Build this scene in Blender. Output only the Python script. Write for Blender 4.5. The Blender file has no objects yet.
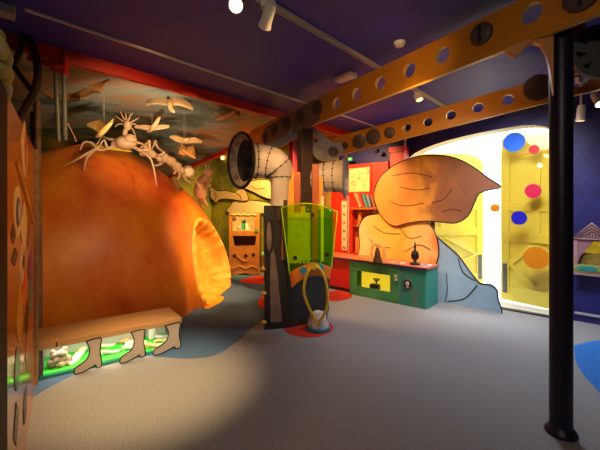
import bpy, bmesh, math, random
from mathutils import Vector, Matrix, geometry
random.seed(7)
C = bpy.context.scene.collection
PI = math.pi
# ------------------------------------------------------------------ camera geometry
F, CX, HY, EYE = 340.0, 300.0, 205.0, 1.6
A42 = math.radians(42)
S42, C42 = math.sin(A42), math.cos(A42)
U = Vector((S42, C42, 0)); V = Vector((-C42, S42, 0))
ROT = -A42                      # frame of the room: local x = -V (to the right along the door wall), local y = U
def ray(px, py): return Vector(((px - CX) / F, 1.0, (HY - py) / F))
def P(px, py, Y): return ray(px, py) * Y + Vector((0, 0, EYE))
def fl(px, py):
    Y = F * EYE / (py - HY); return Vector(((px - CX) / F * Y, Y, 0))
def W(u, v, z=0.0): return U * u + V * v + Vector((0, 0, z))
def on_plane(px, py, pt, n):
    r = ray(px, py); o = Vector((0, 0, EYE)); t = (Vector(pt) - o).dot(n) / r.dot(n); return o + r * t
def on_u(px, py, u0):           # -> (local x, z) on the plane u = u0
    p = on_plane(px, py, U * u0, U); return (-p.dot(V), p.z)
# ------------------------------------------------------------------ materials
MATS = {}
def mat(name, col, rough=0.6, metal=0.0, col2=None, scale=6.0, bump=0.0, bscale=40.0, emit=None, estr=0.0, coat=0.0, ior=1.5, spec=0.5, detail=4.0, p0=0.35, p1=0.65, wcoord='Object'):
    if name in MATS: return MATS[name]
    m = bpy.data.materials.new(name); m.use_nodes = True; MATS[name] = m
    nt = m.node_tree; b = nt.nodes['Principled BSDF']
    b.inputs['Base Color'].default_value = (*col, 1); b.inputs['Roughness'].default_value = rough
    b.inputs['Metallic'].default_value = metal; b.inputs['IOR'].default_value = ior
    b.inputs['Specular IOR Level'].default_value = spec
    b.inputs['Coat Weight'].default_value = coat
    tc = nt.nodes.new('ShaderNodeTexCoord')
    if col2 is not None:
        n = nt.nodes.new('ShaderNodeTexNoise'); n.inputs['Scale'].default_value = scale; n.inputs['Detail'].default_value = detail
        r = nt.nodes.new('ShaderNodeValToRGB'); r.color_ramp.elements[0].position = p0; r.color_ramp.elements[1].position = p1
        r.color_ramp.elements[0].color = (*col, 1); r.color_ramp.elements[1].color = (*col2, 1)
        nt.links.new(tc.outputs[wcoord], n.inputs['Vector']); nt.links.new(n.outputs['Fac'], r.inputs['Fac']); nt.links.new(r.outputs['Color'], b.inputs['Base Color'])
    if bump > 0:
        n2 = nt.nodes.new('ShaderNodeTexNoise'); n2.inputs['Scale'].default_value = bscale; n2.inputs['Detail'].default_value = 6
        bp = nt.nodes.new('ShaderNodeBump'); bp.inputs['Strength'].default_value = bump; bp.inputs['Distance'].default_value = 0.02
        nt.links.new(tc.outputs[wcoord], n2.inputs['Vector']); nt.links.new(n2.outputs['Fac'], bp.inputs['Height']); nt.links.new(bp.outputs['Normal'], b.inputs['Normal'])
    if emit:
        b.inputs['Emission Color'].default_value = (*emit, 1); b.inputs['Emission Strength'].default_value = estr
    return m
def clear_mat(name, tint, gloss=0.08, tintmix=0.0, diff=(1, 1, 1)):
    m = bpy.data.materials.new(name); m.use_nodes = True; nt = m.node_tree; nt.nodes.clear()
    o = nt.nodes.new('ShaderNodeOutputMaterial'); t = nt.nodes.new('ShaderNodeBsdfTransparent'); t.inputs[0].default_value = (*tint, 1)
    g = nt.nodes.new('ShaderNodeBsdfGlossy'); g.inputs['Roughness'].default_value = 0.03
    d = nt.nodes.new('ShaderNodeBsdfDiffuse'); d.inputs[0].default_value = (*diff, 1)
    tl = nt.nodes.new('ShaderNodeBsdfTranslucent'); tl.inputs[0].default_value = (*diff, 1)
    ad = nt.nodes.new('ShaderNodeMixShader'); ad.inputs[0].default_value = 0.5
    m1 = nt.nodes.new('ShaderNodeMixShader'); m1.inputs[0].default_value = tintmix
    m2 = nt.nodes.new('ShaderNodeMixShader'); m2.inputs[0].default_value = gloss
    L = nt.links.new
    L(d.outputs[0], ad.inputs[1]); L(tl.outputs[0], ad.inputs[2])
    L(t.outputs[0], m1.inputs[1]); L(ad.outputs[0], m1.inputs[2]); L(m1.outputs[0], m2.inputs[1]); L(g.outputs[0], m2.inputs[2]); L(m2.outputs[0], o.inputs[0])
    return m
# ------------------------------------------------------------------ mesh helper
class MB:
    def __init__(s): s.b = bmesh.new()
    def face(s, vs):
        try: return s.b.faces.new(vs)
        except ValueError: return None
    def poly(s, pts): return s.face([s.b.verts.new(p) for p in pts])
    def box(s, x0, x1, y0, y1, z0, z1, M=None):
        c = [Vector((x, y, z)) for z in (z0, z1) for y in (y0, y1) for x in (x0, x1)]
        if M: c = [M @ p for p in c]
        v = [s.b.verts.new(p) for p in c]
        for f in ((0, 2, 3, 1), (4, 5, 7, 6), (0, 1, 5, 4), (2, 6, 7, 3), (0, 4, 6, 2), (1, 3, 7, 5)): s.face([v[i] for i in f])
        return s
    def bar(s, a, b, w, d, up=(0, 0, 1)):      # square bar from a to b
        a, b = Vector(a), Vector(b); t = (b - a).normalized(); up = Vector(up)
        if abs(t.dot(up)) > .98: up = Vector((0, 1, 0))
        x = t.cross(up).normalized(); y = x.cross(t).normalized()
        q = [(-1, -1), (1, -1), (1, 1), (-1, 1)]
        r0 = [s.b.verts.new(a + x * w / 2 * i + y * d / 2 * j) for i, j in q]; r1 = [s.b.verts.new(b + x * w / 2 * i + y * d / 2 * j) for i, j in q]
        s.face(r0[::-1]); s.face(r1)
        for i in range(4): s.face([r0[i], r0[(i + 1) % 4], r1[(i + 1) % 4], r1[i]])
        return s
    def prism(s, out, y0, y1, holes=(), f=None, hole_mat=None):
        # 2-D outline (x,z) extruded along y; f maps (x,y,z) to a point
        f = f or (lambda x, y, z: Vector((x, y, z)))
        loops = [list(out)] + [list(h) for h in holes]
        vs, es = [], []
        for l in loops:
            k = len(vs); vs += [Vector(p) for p in l]; es += [(k + i, k + (i + 1) % len(l)) for i in range(len(l))]
        ov, oe, of, *_ = geometry.delaunay_2d_cdt(vs, es, [], 1, 1e-6)
        if holes:
            def inside(c, l):
                r = False
                for i in range(len(l)):
                    (xa, ya), (xb, yb) = l[i - 1], l[i]
                    if (ya > c.y) != (yb > c.y) and c.x < (xb - xa) * (c.y - ya) / (yb - ya) + xa: r = not r
                return r
            of = [t for t in of if not any(inside((ov[t[0]] + ov[t[1]] + ov[t[2]]) / 3, l) for l in loops[1:])]
        a = [s.b.verts.new(f(p.x, y0, p.y)) for p in ov]; b = [s.b.verts.new(f(p.x, y1, p.y)) for p in ov]
        from collections import Counter
        cnt = Counter()
        for t in of:
            s.face([a[i] for i in t]); s.face([b[i] for i in reversed(t)])
            for i in range(len(t)): cnt[(t[i], t[(i + 1) % len(t)])] += 1
        for (i, j) in list(cnt):
            if (j, i) not in cnt:
                fc = s.face([a[j], a[i], b[i], b[j]])
                if fc and hole_mat is not None:
                    fc.material_index = hole_mat
        return s
    def tube(s, pts, r, n=8, caps=True, sq=1.0):
        pts = [Vector(p) for p in pts]; rs = r if isinstance(r, (list, tuple)) else [r] * len(pts)
        rings = []; prev = None
        for i, p in enumerate(pts):
            t = (pts[min(i + 1, len(pts) - 1)] - pts[max(i - 1, 0)]).normalized()
            if prev is None:
                up = Vector((0, 0, 1)) if abs(t.z) < .9 else Vector((0, 1, 0)); x = t.cross(up).normalized()
            else: x = (prev - t * prev.dot(t)).normalized()
            prev = x; y = t.cross(x)
            rings.append([s.b.verts.new(p + (x * math.cos(2 * PI * k / n) + y * math.sin(2 * PI * k / n) * sq) * rs[i]) for k in range(n)])
        for a, b in zip(rings, rings[1:]):
            for k in range(n): s.face([a[k], a[(k + 1) % n], b[(k + 1) % n], b[k]])
        if caps: s.face(rings[0][::-1]); s.face(rings[-1])
        return s
    def lathe(s, prof, c=(0, 0, 0), axis=(0, 0, 1), n=20):
        c, t = Vector(c), Vector(axis).normalized(); pts = [c + t * h for r, h in prof]
        up = Vector((0, 0, 1)) if abs(t.z) < .9 else Vector((0, 1, 0)); x = t.cross(up).normalized(); y = t.cross(x); rings = []
        for (r, h), p in zip(prof, pts):
            if r < 1e-6: rings.append([s.b.verts.new(p)])
            else: rings.append([s.b.verts.new(p + (x * math.cos(2 * PI * k / n) + y * math.sin(2 * PI * k / n)) * r) for k in range(n)])
        for a, b in zip(rings, rings[1:]):
            for k in range(n):
                k2 = (k + 1) % n
                if len(a) == 1 and len(b) > 1: s.face([a[0], b[k2], b[k]])
                elif len(b) == 1 and len(a) > 1: s.face([a[k], a[k2], b[0]])
                elif len(a) > 1: s.face([a[k], a[k2], b[k2], b[k]])
        if len(rings[0]) > 1: s.face(rings[0][::-1])
        if len(rings[-1]) > 1: s.face(rings[-1])
        return s
    def disc(s, c, axis, r, t, n=24): return s.lathe([(r * .97, -t / 2), (r, -t / 3), (r, t / 3), (r * .97, t / 2)], c, axis, n)
    def ell(s, c, rx, ry, rz, n=14, m=9, M=None):
        c = Vector(c); rings = []
        for i in range(m + 1):
            a = -PI / 2 + PI * i / m
            ring = []
            for k in range(1 if i in (0, m) else n):
                b = 2 * PI * k / n; p = Vector((rx * math.cos(a) * math.cos(b), ry * math.cos(a) * math.sin(b), rz * math.sin(a)))
                if M: p = M @ p
                ring.append(s.b.verts.new(c + p))
            rings.append(ring)
        for a, b in zip(rings, rings[1:]):
            for k in range(n):
                k2 = (k + 1) % n
                if len(a) == 1: s.face([a[0], b[k2], b[k]])
                elif len(b) == 1: s.face([a[k], a[k2], b[0]])
                else: s.face([a[k], a[k2], b[k2], b[k]])
        return s
    def torus(s, c, axis, R, r, n=28, m=8, sx=1.0):
        c, t = Vector(c), Vector(axis).normalized(); up = Vector((0, 0, 1)) if abs(t.z) < .9 else Vector((0, 1, 0)); x = t.cross(up).normalized(); y = t.cross(x)
        rings = []
        for k in range(n):
            a = 2 * PI * k / n; d = x * math.cos(a) * sx + y * math.sin(a); p = c + d * R
            rings.append([s.b.verts.new(p + (d * math.cos(2 * PI * j / m) + t * math.sin(2 * PI * j / m)) * r) for j in range(m)])
        for k in range(n):
            a, b = rings[k], rings[(k + 1) % n]
            for j in range(m): s.face([a[j], a[(j + 1) % m], b[(j + 1) % m], b[j]])
        return s
    def build(s, name, m, parent=None, smooth=False, bevel=0.0, world=True):
        # geometry is given in the thing's own frame when it has a parent
        bmesh.ops.remove_doubles(s.b, verts=s.b.verts, dist=1e-5)
        bmesh.ops.recalc_face_normals(s.b, faces=s.b.faces)
        me = bpy.data.meshes.new(name); s.b.to_mesh(me); s.b.free()
        for q in (m if isinstance(m, (list, tuple)) else [m]): me.materials.append(q)
        if smooth:
            for p in me.polygons: p.use_smooth = True
            try: me.set_sharp_from_angle(angle=math.radians(50))
            except Exception: pass
        o = bpy.data.objects.new(name, me); C.objects.link(o)
        if parent: o.parent = parent
        if bevel > 0:
            bv = o.modifiers.new('bevel', 'BEVEL'); bv.width = bevel; bv.segments = 2; bv.limit_method = 'ANGLE'
        return o
def thing(name, label, cat, loc=(0, 0, 0), rotz=0.0, group=None):
    o = bpy.data.objects.new(name, None); C.objects.link(o); o.empty_display_size = .1
    o.location = loc; o.rotation_euler = (0, 0, rotz); o['label'] = label; o['category'] = cat
    if group: o['group'] = group
    return o
def tag(o, label, cat, group=None):
    o['label'] = label; o['category'] = cat
    if group: o['group'] = group
    return o
def struct(o, label=None):
    o['kind'] = 'structure'
    if label: o['label'] = label; 
    return o
def inv(root):                 # world -> local of a root placed by location and rotz
    M = Matrix.Translation(root.location) @ Matrix.Rotation(root.rotation_euler.z, 4, 'Z'); Mi = M.inverted()
    return lambda p: Mi @ Vector(p)
def circ(cx, cz, rx, rz=None, n=24, a0=0.0): 
    rz = rz or rx
    return [(cx + rx * math.cos(a0 + 2 * PI * k / n), cz + rz * math.sin(a0 + 2 * PI * k / n)) for k in range(n)]
def smoothpoly(pts, n=4, closed=True):
    out = []; N = len(pts)
    for i in range(N if closed else N - 1):
        g = lambda j: Vector((*pts[j % N], 0)) if closed else Vector((*pts[max(0, min(N - 1, j))], 0))
        p0, p1, p2, p3 = g(i - 1), g(i), g(i + 1), g(i + 2)
        for k in range(n):
            t = k / n
            q = .5 * ((2 * p1) + (p2 - p0) * t + (2 * p0 - 5 * p1 + 4 * p2 - p3) * t * t + (3 * p1 - p0 - 3 * p2 + p3) * t ** 3)
            out.append((q.x, q.y))
    if not closed: out.append(tuple(pts[-1]))
    return out
def crv(pts, n=6):             # smooth 3-D curve through points
    pts = [Vector(p) for p in pts]; out = []
    for i in range(len(pts) - 1):
        p0, p1, p2, p3 = pts[max(i - 1, 0)], pts[i], pts[i + 1], pts[min(i + 2, len(pts) - 1)]
        for k in range(n):
            t = k / n; out.append(.5 * ((2 * p1) + (p2 - p0) * t + (2 * p0 - 5 * p1 + 4 * p2 - p3) * t * t + (3 * p1 - p0 - 3 * p2 + p3) * t ** 3))
    out.append(pts[-1]); return out

# palette
M_ceil = mat('ceiling_paint', (.034, .032, .33), .55, col2=(.039, .036, .36), scale=3, bump=.05, bscale=30)
M_navy = mat('navy_wall', (.010, .010, .10), .5, col2=(.016, .017, .155), scale=5, bump=.25, bscale=25)
M_dark = mat('dark_wall', (.02, .015, .05), .7)
M_red = mat('red_paint', (.62, .022, .008), .45, col2=(.68, .03, .01), scale=4)
M_redd = mat('deep_red_paint', (.45, .010, .012), .4)
M_maroon = mat('maroon_paint', (.22, .012, .02), .5)
M_must = mat('mustard_paint', (.58, .225, .010), .4, col2=(.53, .20, .009), scale=3)
M_mustd = mat('mustard_edge', (.80, .50, .10), .4)
M_bolt = mat('dark_bolt_metal', (.06, .038, .028), .55, col2=(.10, .068, .05), scale=12)
M_plate = mat('brown_grey_plate', (.14, .10, .075), .5, col2=(.18, .13, .10), scale=8)
M_grey = mat('grey_bracket_metal', (.25, .23, .215), .5, col2=(.32, .30, .28), scale=5)
M_black = mat('black_board', (.014, .013, .013), .5, col2=(.03, .027, .025), scale=14)
M_char = mat('charcoal_plastic', (.025, .026, .028), .4)
M_line = mat('black_ink_line', (.008, .006, .005), .7)
M_post = mat('glossy_indigo_post', (.010, .008, .020), .42, spec=.35)
M_white = mat('white_plastic', (.72, .68, .60), .4)
M_whiteg = mat('white_metal', (.78, .77, .74), .35)
M_dk = mat('dark_brown_wood', (.045, .018, .009), .45, col2=(.07, .03, .014), scale=10)
M_wood = mat('orange_stained_wood', (.48, .10, .012), .45, col2=(.56, .14, .018), scale=6)
M_card = mat('tan_board', (.40, .215, .085), .7, col2=(.46, .25, .105), scale=5)
M_cream = mat('cream_paint', (.80, .62, .36), .6)
M_pale = mat('pale_carved_wood', (.44, .26, .12), .6, col2=(.56, .36, .19), scale=12)
M_yel = mat('yellow_paint', (.90, .62, .03), .4)
M_org = mat('orange_paint', (.85, .22, .02), .45)
M_blue = mat('cyan_blue_paint', (.05, .32, .55), .4)
M_teal = mat('teal_paint', (.02, .26, .20), .5)
# ------------------------------------------------------------------ the setting
ZC = 3.10; UW = 6.04; VB = 9.15; U0 = -1.4; V0 = -2.6; VF = 3.90
def wq(u, v, z): return W(u, v, z)
# carpet
fm = mat('grey_carpet', (.18, .178, .178), .95, col2=(.38, .375, .37), scale=135, bump=.5, bscale=240, detail=3, p0=.38, p1=.62, spec=.15)
b = MB(); b.poly([W(U0 - .2, V0 - .2), W(UW + .05, V0 - .2), W(UW + .05, VB + .2), W(U0 - .2, VB + .2)])
struct(b.build('floor', fm), 'grey speckled carpet')
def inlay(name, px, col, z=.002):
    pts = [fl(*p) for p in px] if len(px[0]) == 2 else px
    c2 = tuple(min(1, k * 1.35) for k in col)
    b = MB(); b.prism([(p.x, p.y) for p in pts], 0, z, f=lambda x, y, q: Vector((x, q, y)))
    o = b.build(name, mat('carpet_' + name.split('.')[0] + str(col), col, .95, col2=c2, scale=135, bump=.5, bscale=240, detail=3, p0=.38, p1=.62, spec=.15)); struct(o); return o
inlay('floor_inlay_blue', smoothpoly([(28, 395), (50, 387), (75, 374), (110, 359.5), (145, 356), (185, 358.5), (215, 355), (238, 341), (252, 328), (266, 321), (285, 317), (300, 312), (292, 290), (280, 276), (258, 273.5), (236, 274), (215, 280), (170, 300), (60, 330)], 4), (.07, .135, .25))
inlay('floor_inlay_sky_blue', [(573.5, 346), (585, 342.5), (600, 340), (640, 338), (680, 350), (690, 420), (640, 430), (600, 393), (585, 377), (576, 363)], (.03, .15, .45))
inlay('floor_inlay_red', [(308.5 + 24.5 * math.cos(2 * PI * k / 40), 328 + 9.5 * math.sin(2 * PI * k / 40)) for k in range(40)], (.50, .03, .015), .004)
inlay('floor_inlay_scarlet', smoothpoly([(240, 281), (250, 277.5), (264, 275.5), (285, 275), (285, 283), (266, 284), (250, 283.5)], 3), (.50, .03, .015), .004)
inlay('floor_inlay_crimson', smoothpoly([(258, 303), (262, 297), (270, 294), (290, 294), (300, 302), (280, 311), (266, 311)], 3), (.50, .03, .015), .004)
inlay('floor_inlay_maroon', smoothpoly([(325, 294), (337, 290.5), (349, 291), (352, 297), (340, 301), (328, 300)], 3), (.42, .03, .015), .004)
inlay('floor_inlay_gold', smoothpoly([(206, 309), (214, 306), (221, 302), (224, 297), (214, 296), (200, 300)], 3), (.70, .36, .03), .004)
# ceiling
b = MB(); b.poly([W(U0 - .2, V0 - .2, ZC), W(UW + .05, V0 - .2, ZC), W(UW + .05, VB + .2, ZC), W(U0 - .2, VB + .2, ZC)])
struct(b.build('ceiling', M_ceil), 'dark purple painted ceiling')
b = MB(); b.poly([W(4.12, VF, ZC - .005), W(UW, VF, ZC - .005), W(UW, VB, ZC - .005), W(4.12, VB, ZC - .005)])
struct(b.build('ceiling_alcove', mat('ochre_ceiling', (.45, .16, .03), .6)))
# sky painted ceiling over the peach (dips towards its open right end)
def skyz(u, v):
    s = max(0, min(1, (u - 2.7) / 1.4)); s = s * s * (3 - 2 * s)
    return ZC - .02 - s * (.06 + (v - VF) * .165)
def sky_mat():
    m = bpy.data.materials.new('cloudy_sky_mural'); m.use_nodes = True; nt = m.node_tree; bs = nt.nodes['Principled BSDF']; bs.inputs['Roughness'].default_value = .7
    tc = nt.nodes.new('ShaderNodeTexCoord'); mp = nt.nodes.new('ShaderNodeMapping'); mp.inputs['Rotation'].default_value = (0, 0, A42); mp.inputs['Scale'].default_value = (.4, 1.1, 2.0)
    n = nt.nodes.new('ShaderNodeTexNoise'); n.inputs['Scale'].default_value = 1.5; n.inputs['Detail'].default_value = 7; n.inputs['Roughness'].default_value = .55; n.inputs['Distortion'].default_value = .6
    r = nt.nodes.new('ShaderNodeValToRGB'); e = r.color_ramp.elements
    e[0].position = .30; e[0].color = (.04, .07, .065, 1); e[1].position = .72; e[1].color = (.60, .27, .09, 1)
    q = e.new(.44); q.color = (.16, .23, .19, 1); q = e.new(.53); q.color = (.36, .42, .32, 1); q = e.new(.63); q.color = (.50, .30, .15, 1)
    L = nt.links.new; L(tc.outputs['Object'], mp.inputs[0]); L(mp.outputs[0], n.inputs['Vector']); L(n.outputs['Fac'], r.inputs[0]); L(r.outputs[0], bs.inputs['Base Color'])
    return m
M_sky = sky_mat()
b = MB(); nu, nv = 24, 12; g = [[None] * (nv + 1) for _ in range(nu + 1)]
for i in range(nu + 1):
    for j in range(nv + 1):
        u = U0 - .2 + (4.09 - U0 + .2) * i / nu; v = VF + (VB + .1 - VF) * j / nv; g[i][j] = b.b.verts.new(W(u, v, skyz(u, v)))
for i in range(nu):
    for j in range(nv): b.face([g[i][j], g[i][j + 1], g[i + 1][j + 1], g[i + 1][j]])
struct(b.build('ceiling_sky', M_sky, smooth=True), 'sky mural painted over the peach')
# bulkhead closing the right side of the sky mural, with a red lower edge
def zend(v): return skyz(4.09, v)
b = MB(); b.prism([(VF + .02, zend(VF) - .02), (VB, zend(VB) - .02), (VB, ZC), (VF + .02, ZC)], 4.09, 4.13, f=lambda x, y, z: W(y, x, z))
struct(b.build('wall_bulkhead', mat('ochre_bulkhead', (.55, .20, .03), .6)))
b = MB(); b.prism([(VF, zend(VF) - .07), (VB, zend(VB) - .07), (VB, zend(VB) + .02), (VF, zend(VF) + .02)], 4.06, 4.15, f=lambda x, y, z: W(y, x, z))
struct(b.build('trim_1', M_red))
# red fascia along the ceiling and its posts
b = MB(); b.prism([(-.02, ZC - .125), (UW, ZC - .125), (UW, ZC), (-.02, ZC)], VF - .03, VF + .03, f=lambda x, y, z: W(x, y, z)); struct(b.build('trim_2', M_red), 'red fascia board')
b = MB(); b.prism([(-.02, 0), (.05, 0), (.05, ZC - .12), (-.02, ZC - .12)], VF - .03, VF + .03, f=lambda x, y, z: W(x, y, z)); struct(b.build('trim_3', M_red))
b = MB(); b.prism([(4.12, 0), (4.25, 0), (4.25, ZC - .12), (4.12, ZC - .12)], VF - .03, VF + .06, f=lambda x, y, z: W(x, y, z)); struct(b.build('trim_4', M_maroon))
# walls
AV = (A42,)
arch_px = [(556, 316), (556, 140), (554.5, 134), (551, 130), (546, 126.5), (535, 125), (522, 125.3), (508, 127.5), (494, 130), (480, 132.7), (465, 136), (450, 139.7), (436, 144), (424, 148.5), (415, 153), (409, 158), (405.5, 164), (404.5, 172), (404.5, 290)]
arch = [on_u(px, py, UW) for px, py in arch_px]
arch[0] = (arch[0][0], .0); arch[-1] = (arch[-1][0], .0)
M_reveal = mat('cream_reveal', (.80, .74, .56), .6)
M_wallp = M_navy
outer = [(-VB - .1, 0), (arch[-1][0], 0)] + arch[::-1][1:-1] + [(arch[0][0], 0), (-V0 + .1, 0), (-V0 + .1, ZC), (-VB - .1, ZC)]
b = MB(); b.prism(outer, 0, .28, f=lambda x, y, z: W(UW + y, -x, z))
for f_ in b.b.faces:
    c = f_.calc_center_median(); n = f_.normal if f_.normal.length else (f_.normal_update() or f_.normal)
    f_.normal_update()
    if abs(f_.normal.dot(U)) < .3 and -c.dot(V) > arch[-1][0] - .01 and -c.dot(V) < arch[0][0] + .01 and c.z < ZC - .05: f_.material_index = 1
struct(b.build('wall_door', [M_wallp, M_reveal]), 'navy blue wall with arched doorway')
def wall(name, p, q, m, z1=ZC):
    b = MB(); b.poly([p, q, q + Vector((0, 0, z1)), p + Vector((0, 0, z1))]); return struct(b.build(name, m))
wall('wall_back', W(U0 - .1, V0), W(UW, V0), M_dark)
wall('wall_left', W(U0, V0 - .1), W(U0, VB), M_dark)
# mural wall behind the peach and the nook
def mural_mat():
    m = bpy.data.materials.new('green_mural'); m.use_nodes = True; nt = m.node_tree; bs = nt.nodes['Principled BSDF']; bs.inputs['Roughness'].default_value = .7
    tc = nt.nodes.new('ShaderNodeTexCoord'); n = nt.nodes.new('ShaderNodeTexNoise'); n.inputs['Scale'].default_value = 1.6; n.inputs['Detail'].default_value = 5
    r = nt.nodes.new('ShaderNodeValToRGB'); e = r.color_ramp.elements; e[0].position = .36; e[0].color = (.09, .10, .02, 1); e[1].position = .64; e[1].color = (.40, .32, .03, 1)
    L = nt.links.new; L(tc.outputs['Object'], n.inputs['Vector']); L(n.outputs['Fac'], r.inputs[0]); L(r.outputs[0], bs.inputs['Base Color']); return m
M_mural = mural_mat()
b = MB(); b.prism([(U0 - .1, 0), (UW, 0), (UW, ZC), (U0 - .1, ZC)], VB, VB + .1, f=lambda x, y, z: W(x, y, z)); struct(b.build('wall_mural', M_mural), 'green painted mural wall')
b = MB(); b.prism([(4.3, 0), (VB, 0), (VB, ZC), (4.3, ZC)], UW - .02, UW - .005, f=lambda x, y, z: W(y, x, z)); struct(b.build('wall_nook', M_mural))
# sea and dark cloud bank along the top of the wall behind the peach
b = MB(); b.prism([(U0, 2.2), (4.05, 2.2), (4.05, 2.86), (U0, 2.86)], VB - .02, VB - .006, f=lambda x, y, z: W(x, y, z)); struct(b.build('wall_seascape', mat('sea_paint', (.03, .05, .045), .6, col2=(.05, .16, .13), scale=2.5)))
# ------------------------------------------------------------------ exterior seen through the doorway
M_ext = mat('pale_courtyard_render', (.82, .82, .80), .8, col2=(.76, .76, .75), scale=2)
b = MB(); b.poly([W(UW - .02, -8, -.03), W(14.1, -8, -.03), W(14.1, 9, -.03), W(UW - .02, 9, -.03)]); struct(b.build('ground_courtyard', M_ext))
b = MB(); b.box(-9, 8, 0, .3, -.03, 5.2)
o = b.build('wall_courtyard', M_ext); o.location = W(12.5, 0, 0); o.rotation_euler.z = ROT; struct(o)
b = MB(); b.box(-1.9, -.9, -.05, .01, 1.1, 2.3)
b2 = b.build('window_1', mat('grey_shutter', (.55, .56, .58), .5)); b2.location = W(12.5, 0, 0); b2.rotation_euler.z = ROT; struct(b2)
b = MB(); b.box(arch[-1][0] - .05, arch[0][0] + .05, -.01, .30, -.03, .012)
o = b.build('trim_5', mat('threshold_stone', (.6, .58, .53), .7)); o.location = W(UW, 0, 0); o.rotation_euler.z = ROT; struct(o, 'pale door threshold')
b = MB(); b.box(-9, 3, .0, .28, ZC, 5.2); o = b.build('wall_facade', M_ext); o.location = W(UW, 0, 0); o.rotation_euler.z = ROT; struct(o)
b = MB(); b.box(arch[-1][0] + .02, arch[0][0] - .02, -.10, -.012, 0, .02); o = b.build('trim_7', M_char); o.location = W(UW, 0, 0); o.rotation_euler.z = ROT; struct(o, 'dark strip before the threshold')
# yellow door leaves standing open outside
M_dy = mat('door_yellow', (.86, .66, .055), .45, col2=(.88, .70, .07), scale=3)
M_hinge = mat('dark_hinge_iron', (.10, .10, .11), .5)
def leaf(name, hinge, end, flip, h, label):
    d = (end - hinge); w = d.length; ang = math.atan2(d.y, d.x); root = thing(name, label, 'door', hinge, ang); del root['category']; root['kind'] = 'structure'
    s = 1 if flip else -1          # face that looks into the room
    b = MB(); top = [(0, .02), (w, .02), (w, h - .16), (w * .93, h - .06), (w * .8, h - .01), (w * .6, h), (0, h)]
    if flip: top = [(0, .02), (w, .02), (w, h), (w * .4, h), (w * .2, h - .02), (w * .07, h - .08), (0, h - .2)]
    b.prism(top, -.02, .02); b.build('panel', M_dy, root)
    fr = .13; b = MB()
    y0, y1 = (.02 * s, .055 * s)
    y0, y1 = min(y0, y1), max(y0, y1)
    for x0, x1, z0, z1 in ((0, fr, .02, h - .22), (w - fr, w, .02, h - .22), (fr, w - fr, .02, .26), (fr, w - fr, 1.0, 1.16), (fr, w - fr, h - .30, h - .10), (w / 2 - .06, w / 2 + .06, 1.16, h - .30), (fr, w - fr, 1.5, 1.66)):
        b.box(x0, x1, y0, y1, z0, z1)
    m = w / 2; z = .63
    for p, q in (((fr, z), (m, .28)), ((m, .28), (w - fr, z)), ((w - fr, z), (m, .98)), ((m, .98), (fr, z))):
        b.bar((p[0], (y0 + y1) / 2, p[1]), (q[0], (y0 + y1) / 2, q[1]), .035, .11, up=(0, 1, 0)) if False else b.prism([(p[0] - .055, p[1]), (p[0] + .055, p[1]), (q[0] + .055, q[1]), (q[0] - .055, q[1])], y0 + .004 * s, y1)
    b.build('frame', M_dy, root, bevel=.006)
    b = MB(); b.box(w - .10, w - .04, y1 - .005 if s > 0 else y0 - .02, y1 + .02 if s > 0 else y0 + .005, .14, .62); b.build('drop_bolt', M_hinge, root)
    return root
lh = W(6.34, 2.99, 0); leaf('door_1', lh, W(7.45, 1.84, 0), False, 2.62, 'yellow panelled door leaf standing open behind the painted cut-out')
rh = W(6.34, .30, 0); leaf('door_2', rh, W(6.60, 1.31, 0), True, 2.72, 'yellow panelled door leaf standing open beside the dark post')
# glass screen in the doorway with coloured dots
UG = 6.16
gl = thing('glass_screen', 'clear glass screen with coloured round stickers filling the arched doorway', 'glass screen', W(UG, 0, 0), ROT)
ga = [on_u(px, py, UG) for px, py in arch_px]; ga = [(min(max(x, arch[-1][0] + .005), arch[0][0] - .005), max(.013, z)) for x, z in arch]
ga = [(x + (.01 if x < -1.6 else -.01), z - .008 if z > 1 else .014) for x, z in ga]
b = MB(); b.prism(ga, -.006, .006); b.build('pane', clear_mat('clear_glass', (.97, .98, .98), .05), gl)
for px, py, rx, ry, col in ((514, 142, 11.3, 9.6, (.02, .24, .78)), (534, 149.5, 5.4, 4.6, (.70, .01, .02)), (533, 191, 8.6, 7.0, (.80, .03, .16)), (519, 218, 8.2, 6.8, (.03, .03, .70)), (495, 208, 4.9, 4.0, (.90, .40, .02)), (536, 258, 13.6, 11.2, (.90, .42, .02))):
    x, z = on_u(px, py, UG - .008); x2, _ = on_u(px + rx, py, UG - .008); _, z2 = on_u(px, py - ry, UG - .008)
    b = MB(); b.prism(circ(x, z, abs(x2 - x), abs(z2 - z), 28), -.012, -.008); o = b.build('dot', mat('dot' + str(col), col, .4), gl)
    # back-lit film lets the daylight through
    nt = MATS['dot' + str(col)].node_tree
    if 'tl' not in nt.nodes:
        t = nt.nodes.new('ShaderNodeBsdfTranslucent'); t.name = 'tl'; t.inputs[0].default_value = (*col, 1); mx = nt.nodes.new('ShaderNodeMixShader'); mx.inputs[0].default_value = .5
        nt.links.new(nt.nodes['Principled BSDF'].outputs[0], mx.inputs[1]); nt.links.new(t.outputs[0], mx.inputs[2]); nt.links.new(mx.outputs[0], nt.nodes['Material Output'].inputs[0])
    cname = {.78: 'sky blue', .02: '', .16: 'pink', .70: 'navy blue'}.get(col[2], '')
    o['label'] = {(.02, .24, .78): 'sky blue dot', (.70, .01, .02): 'red dot', (.80, .03, .16): 'pink dot', (.03, .03, .70): 'dark blue dot', (.90, .40, .02): 'small orange dot', (.90, .42, .02): 'large orange dot'}[col]
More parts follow.
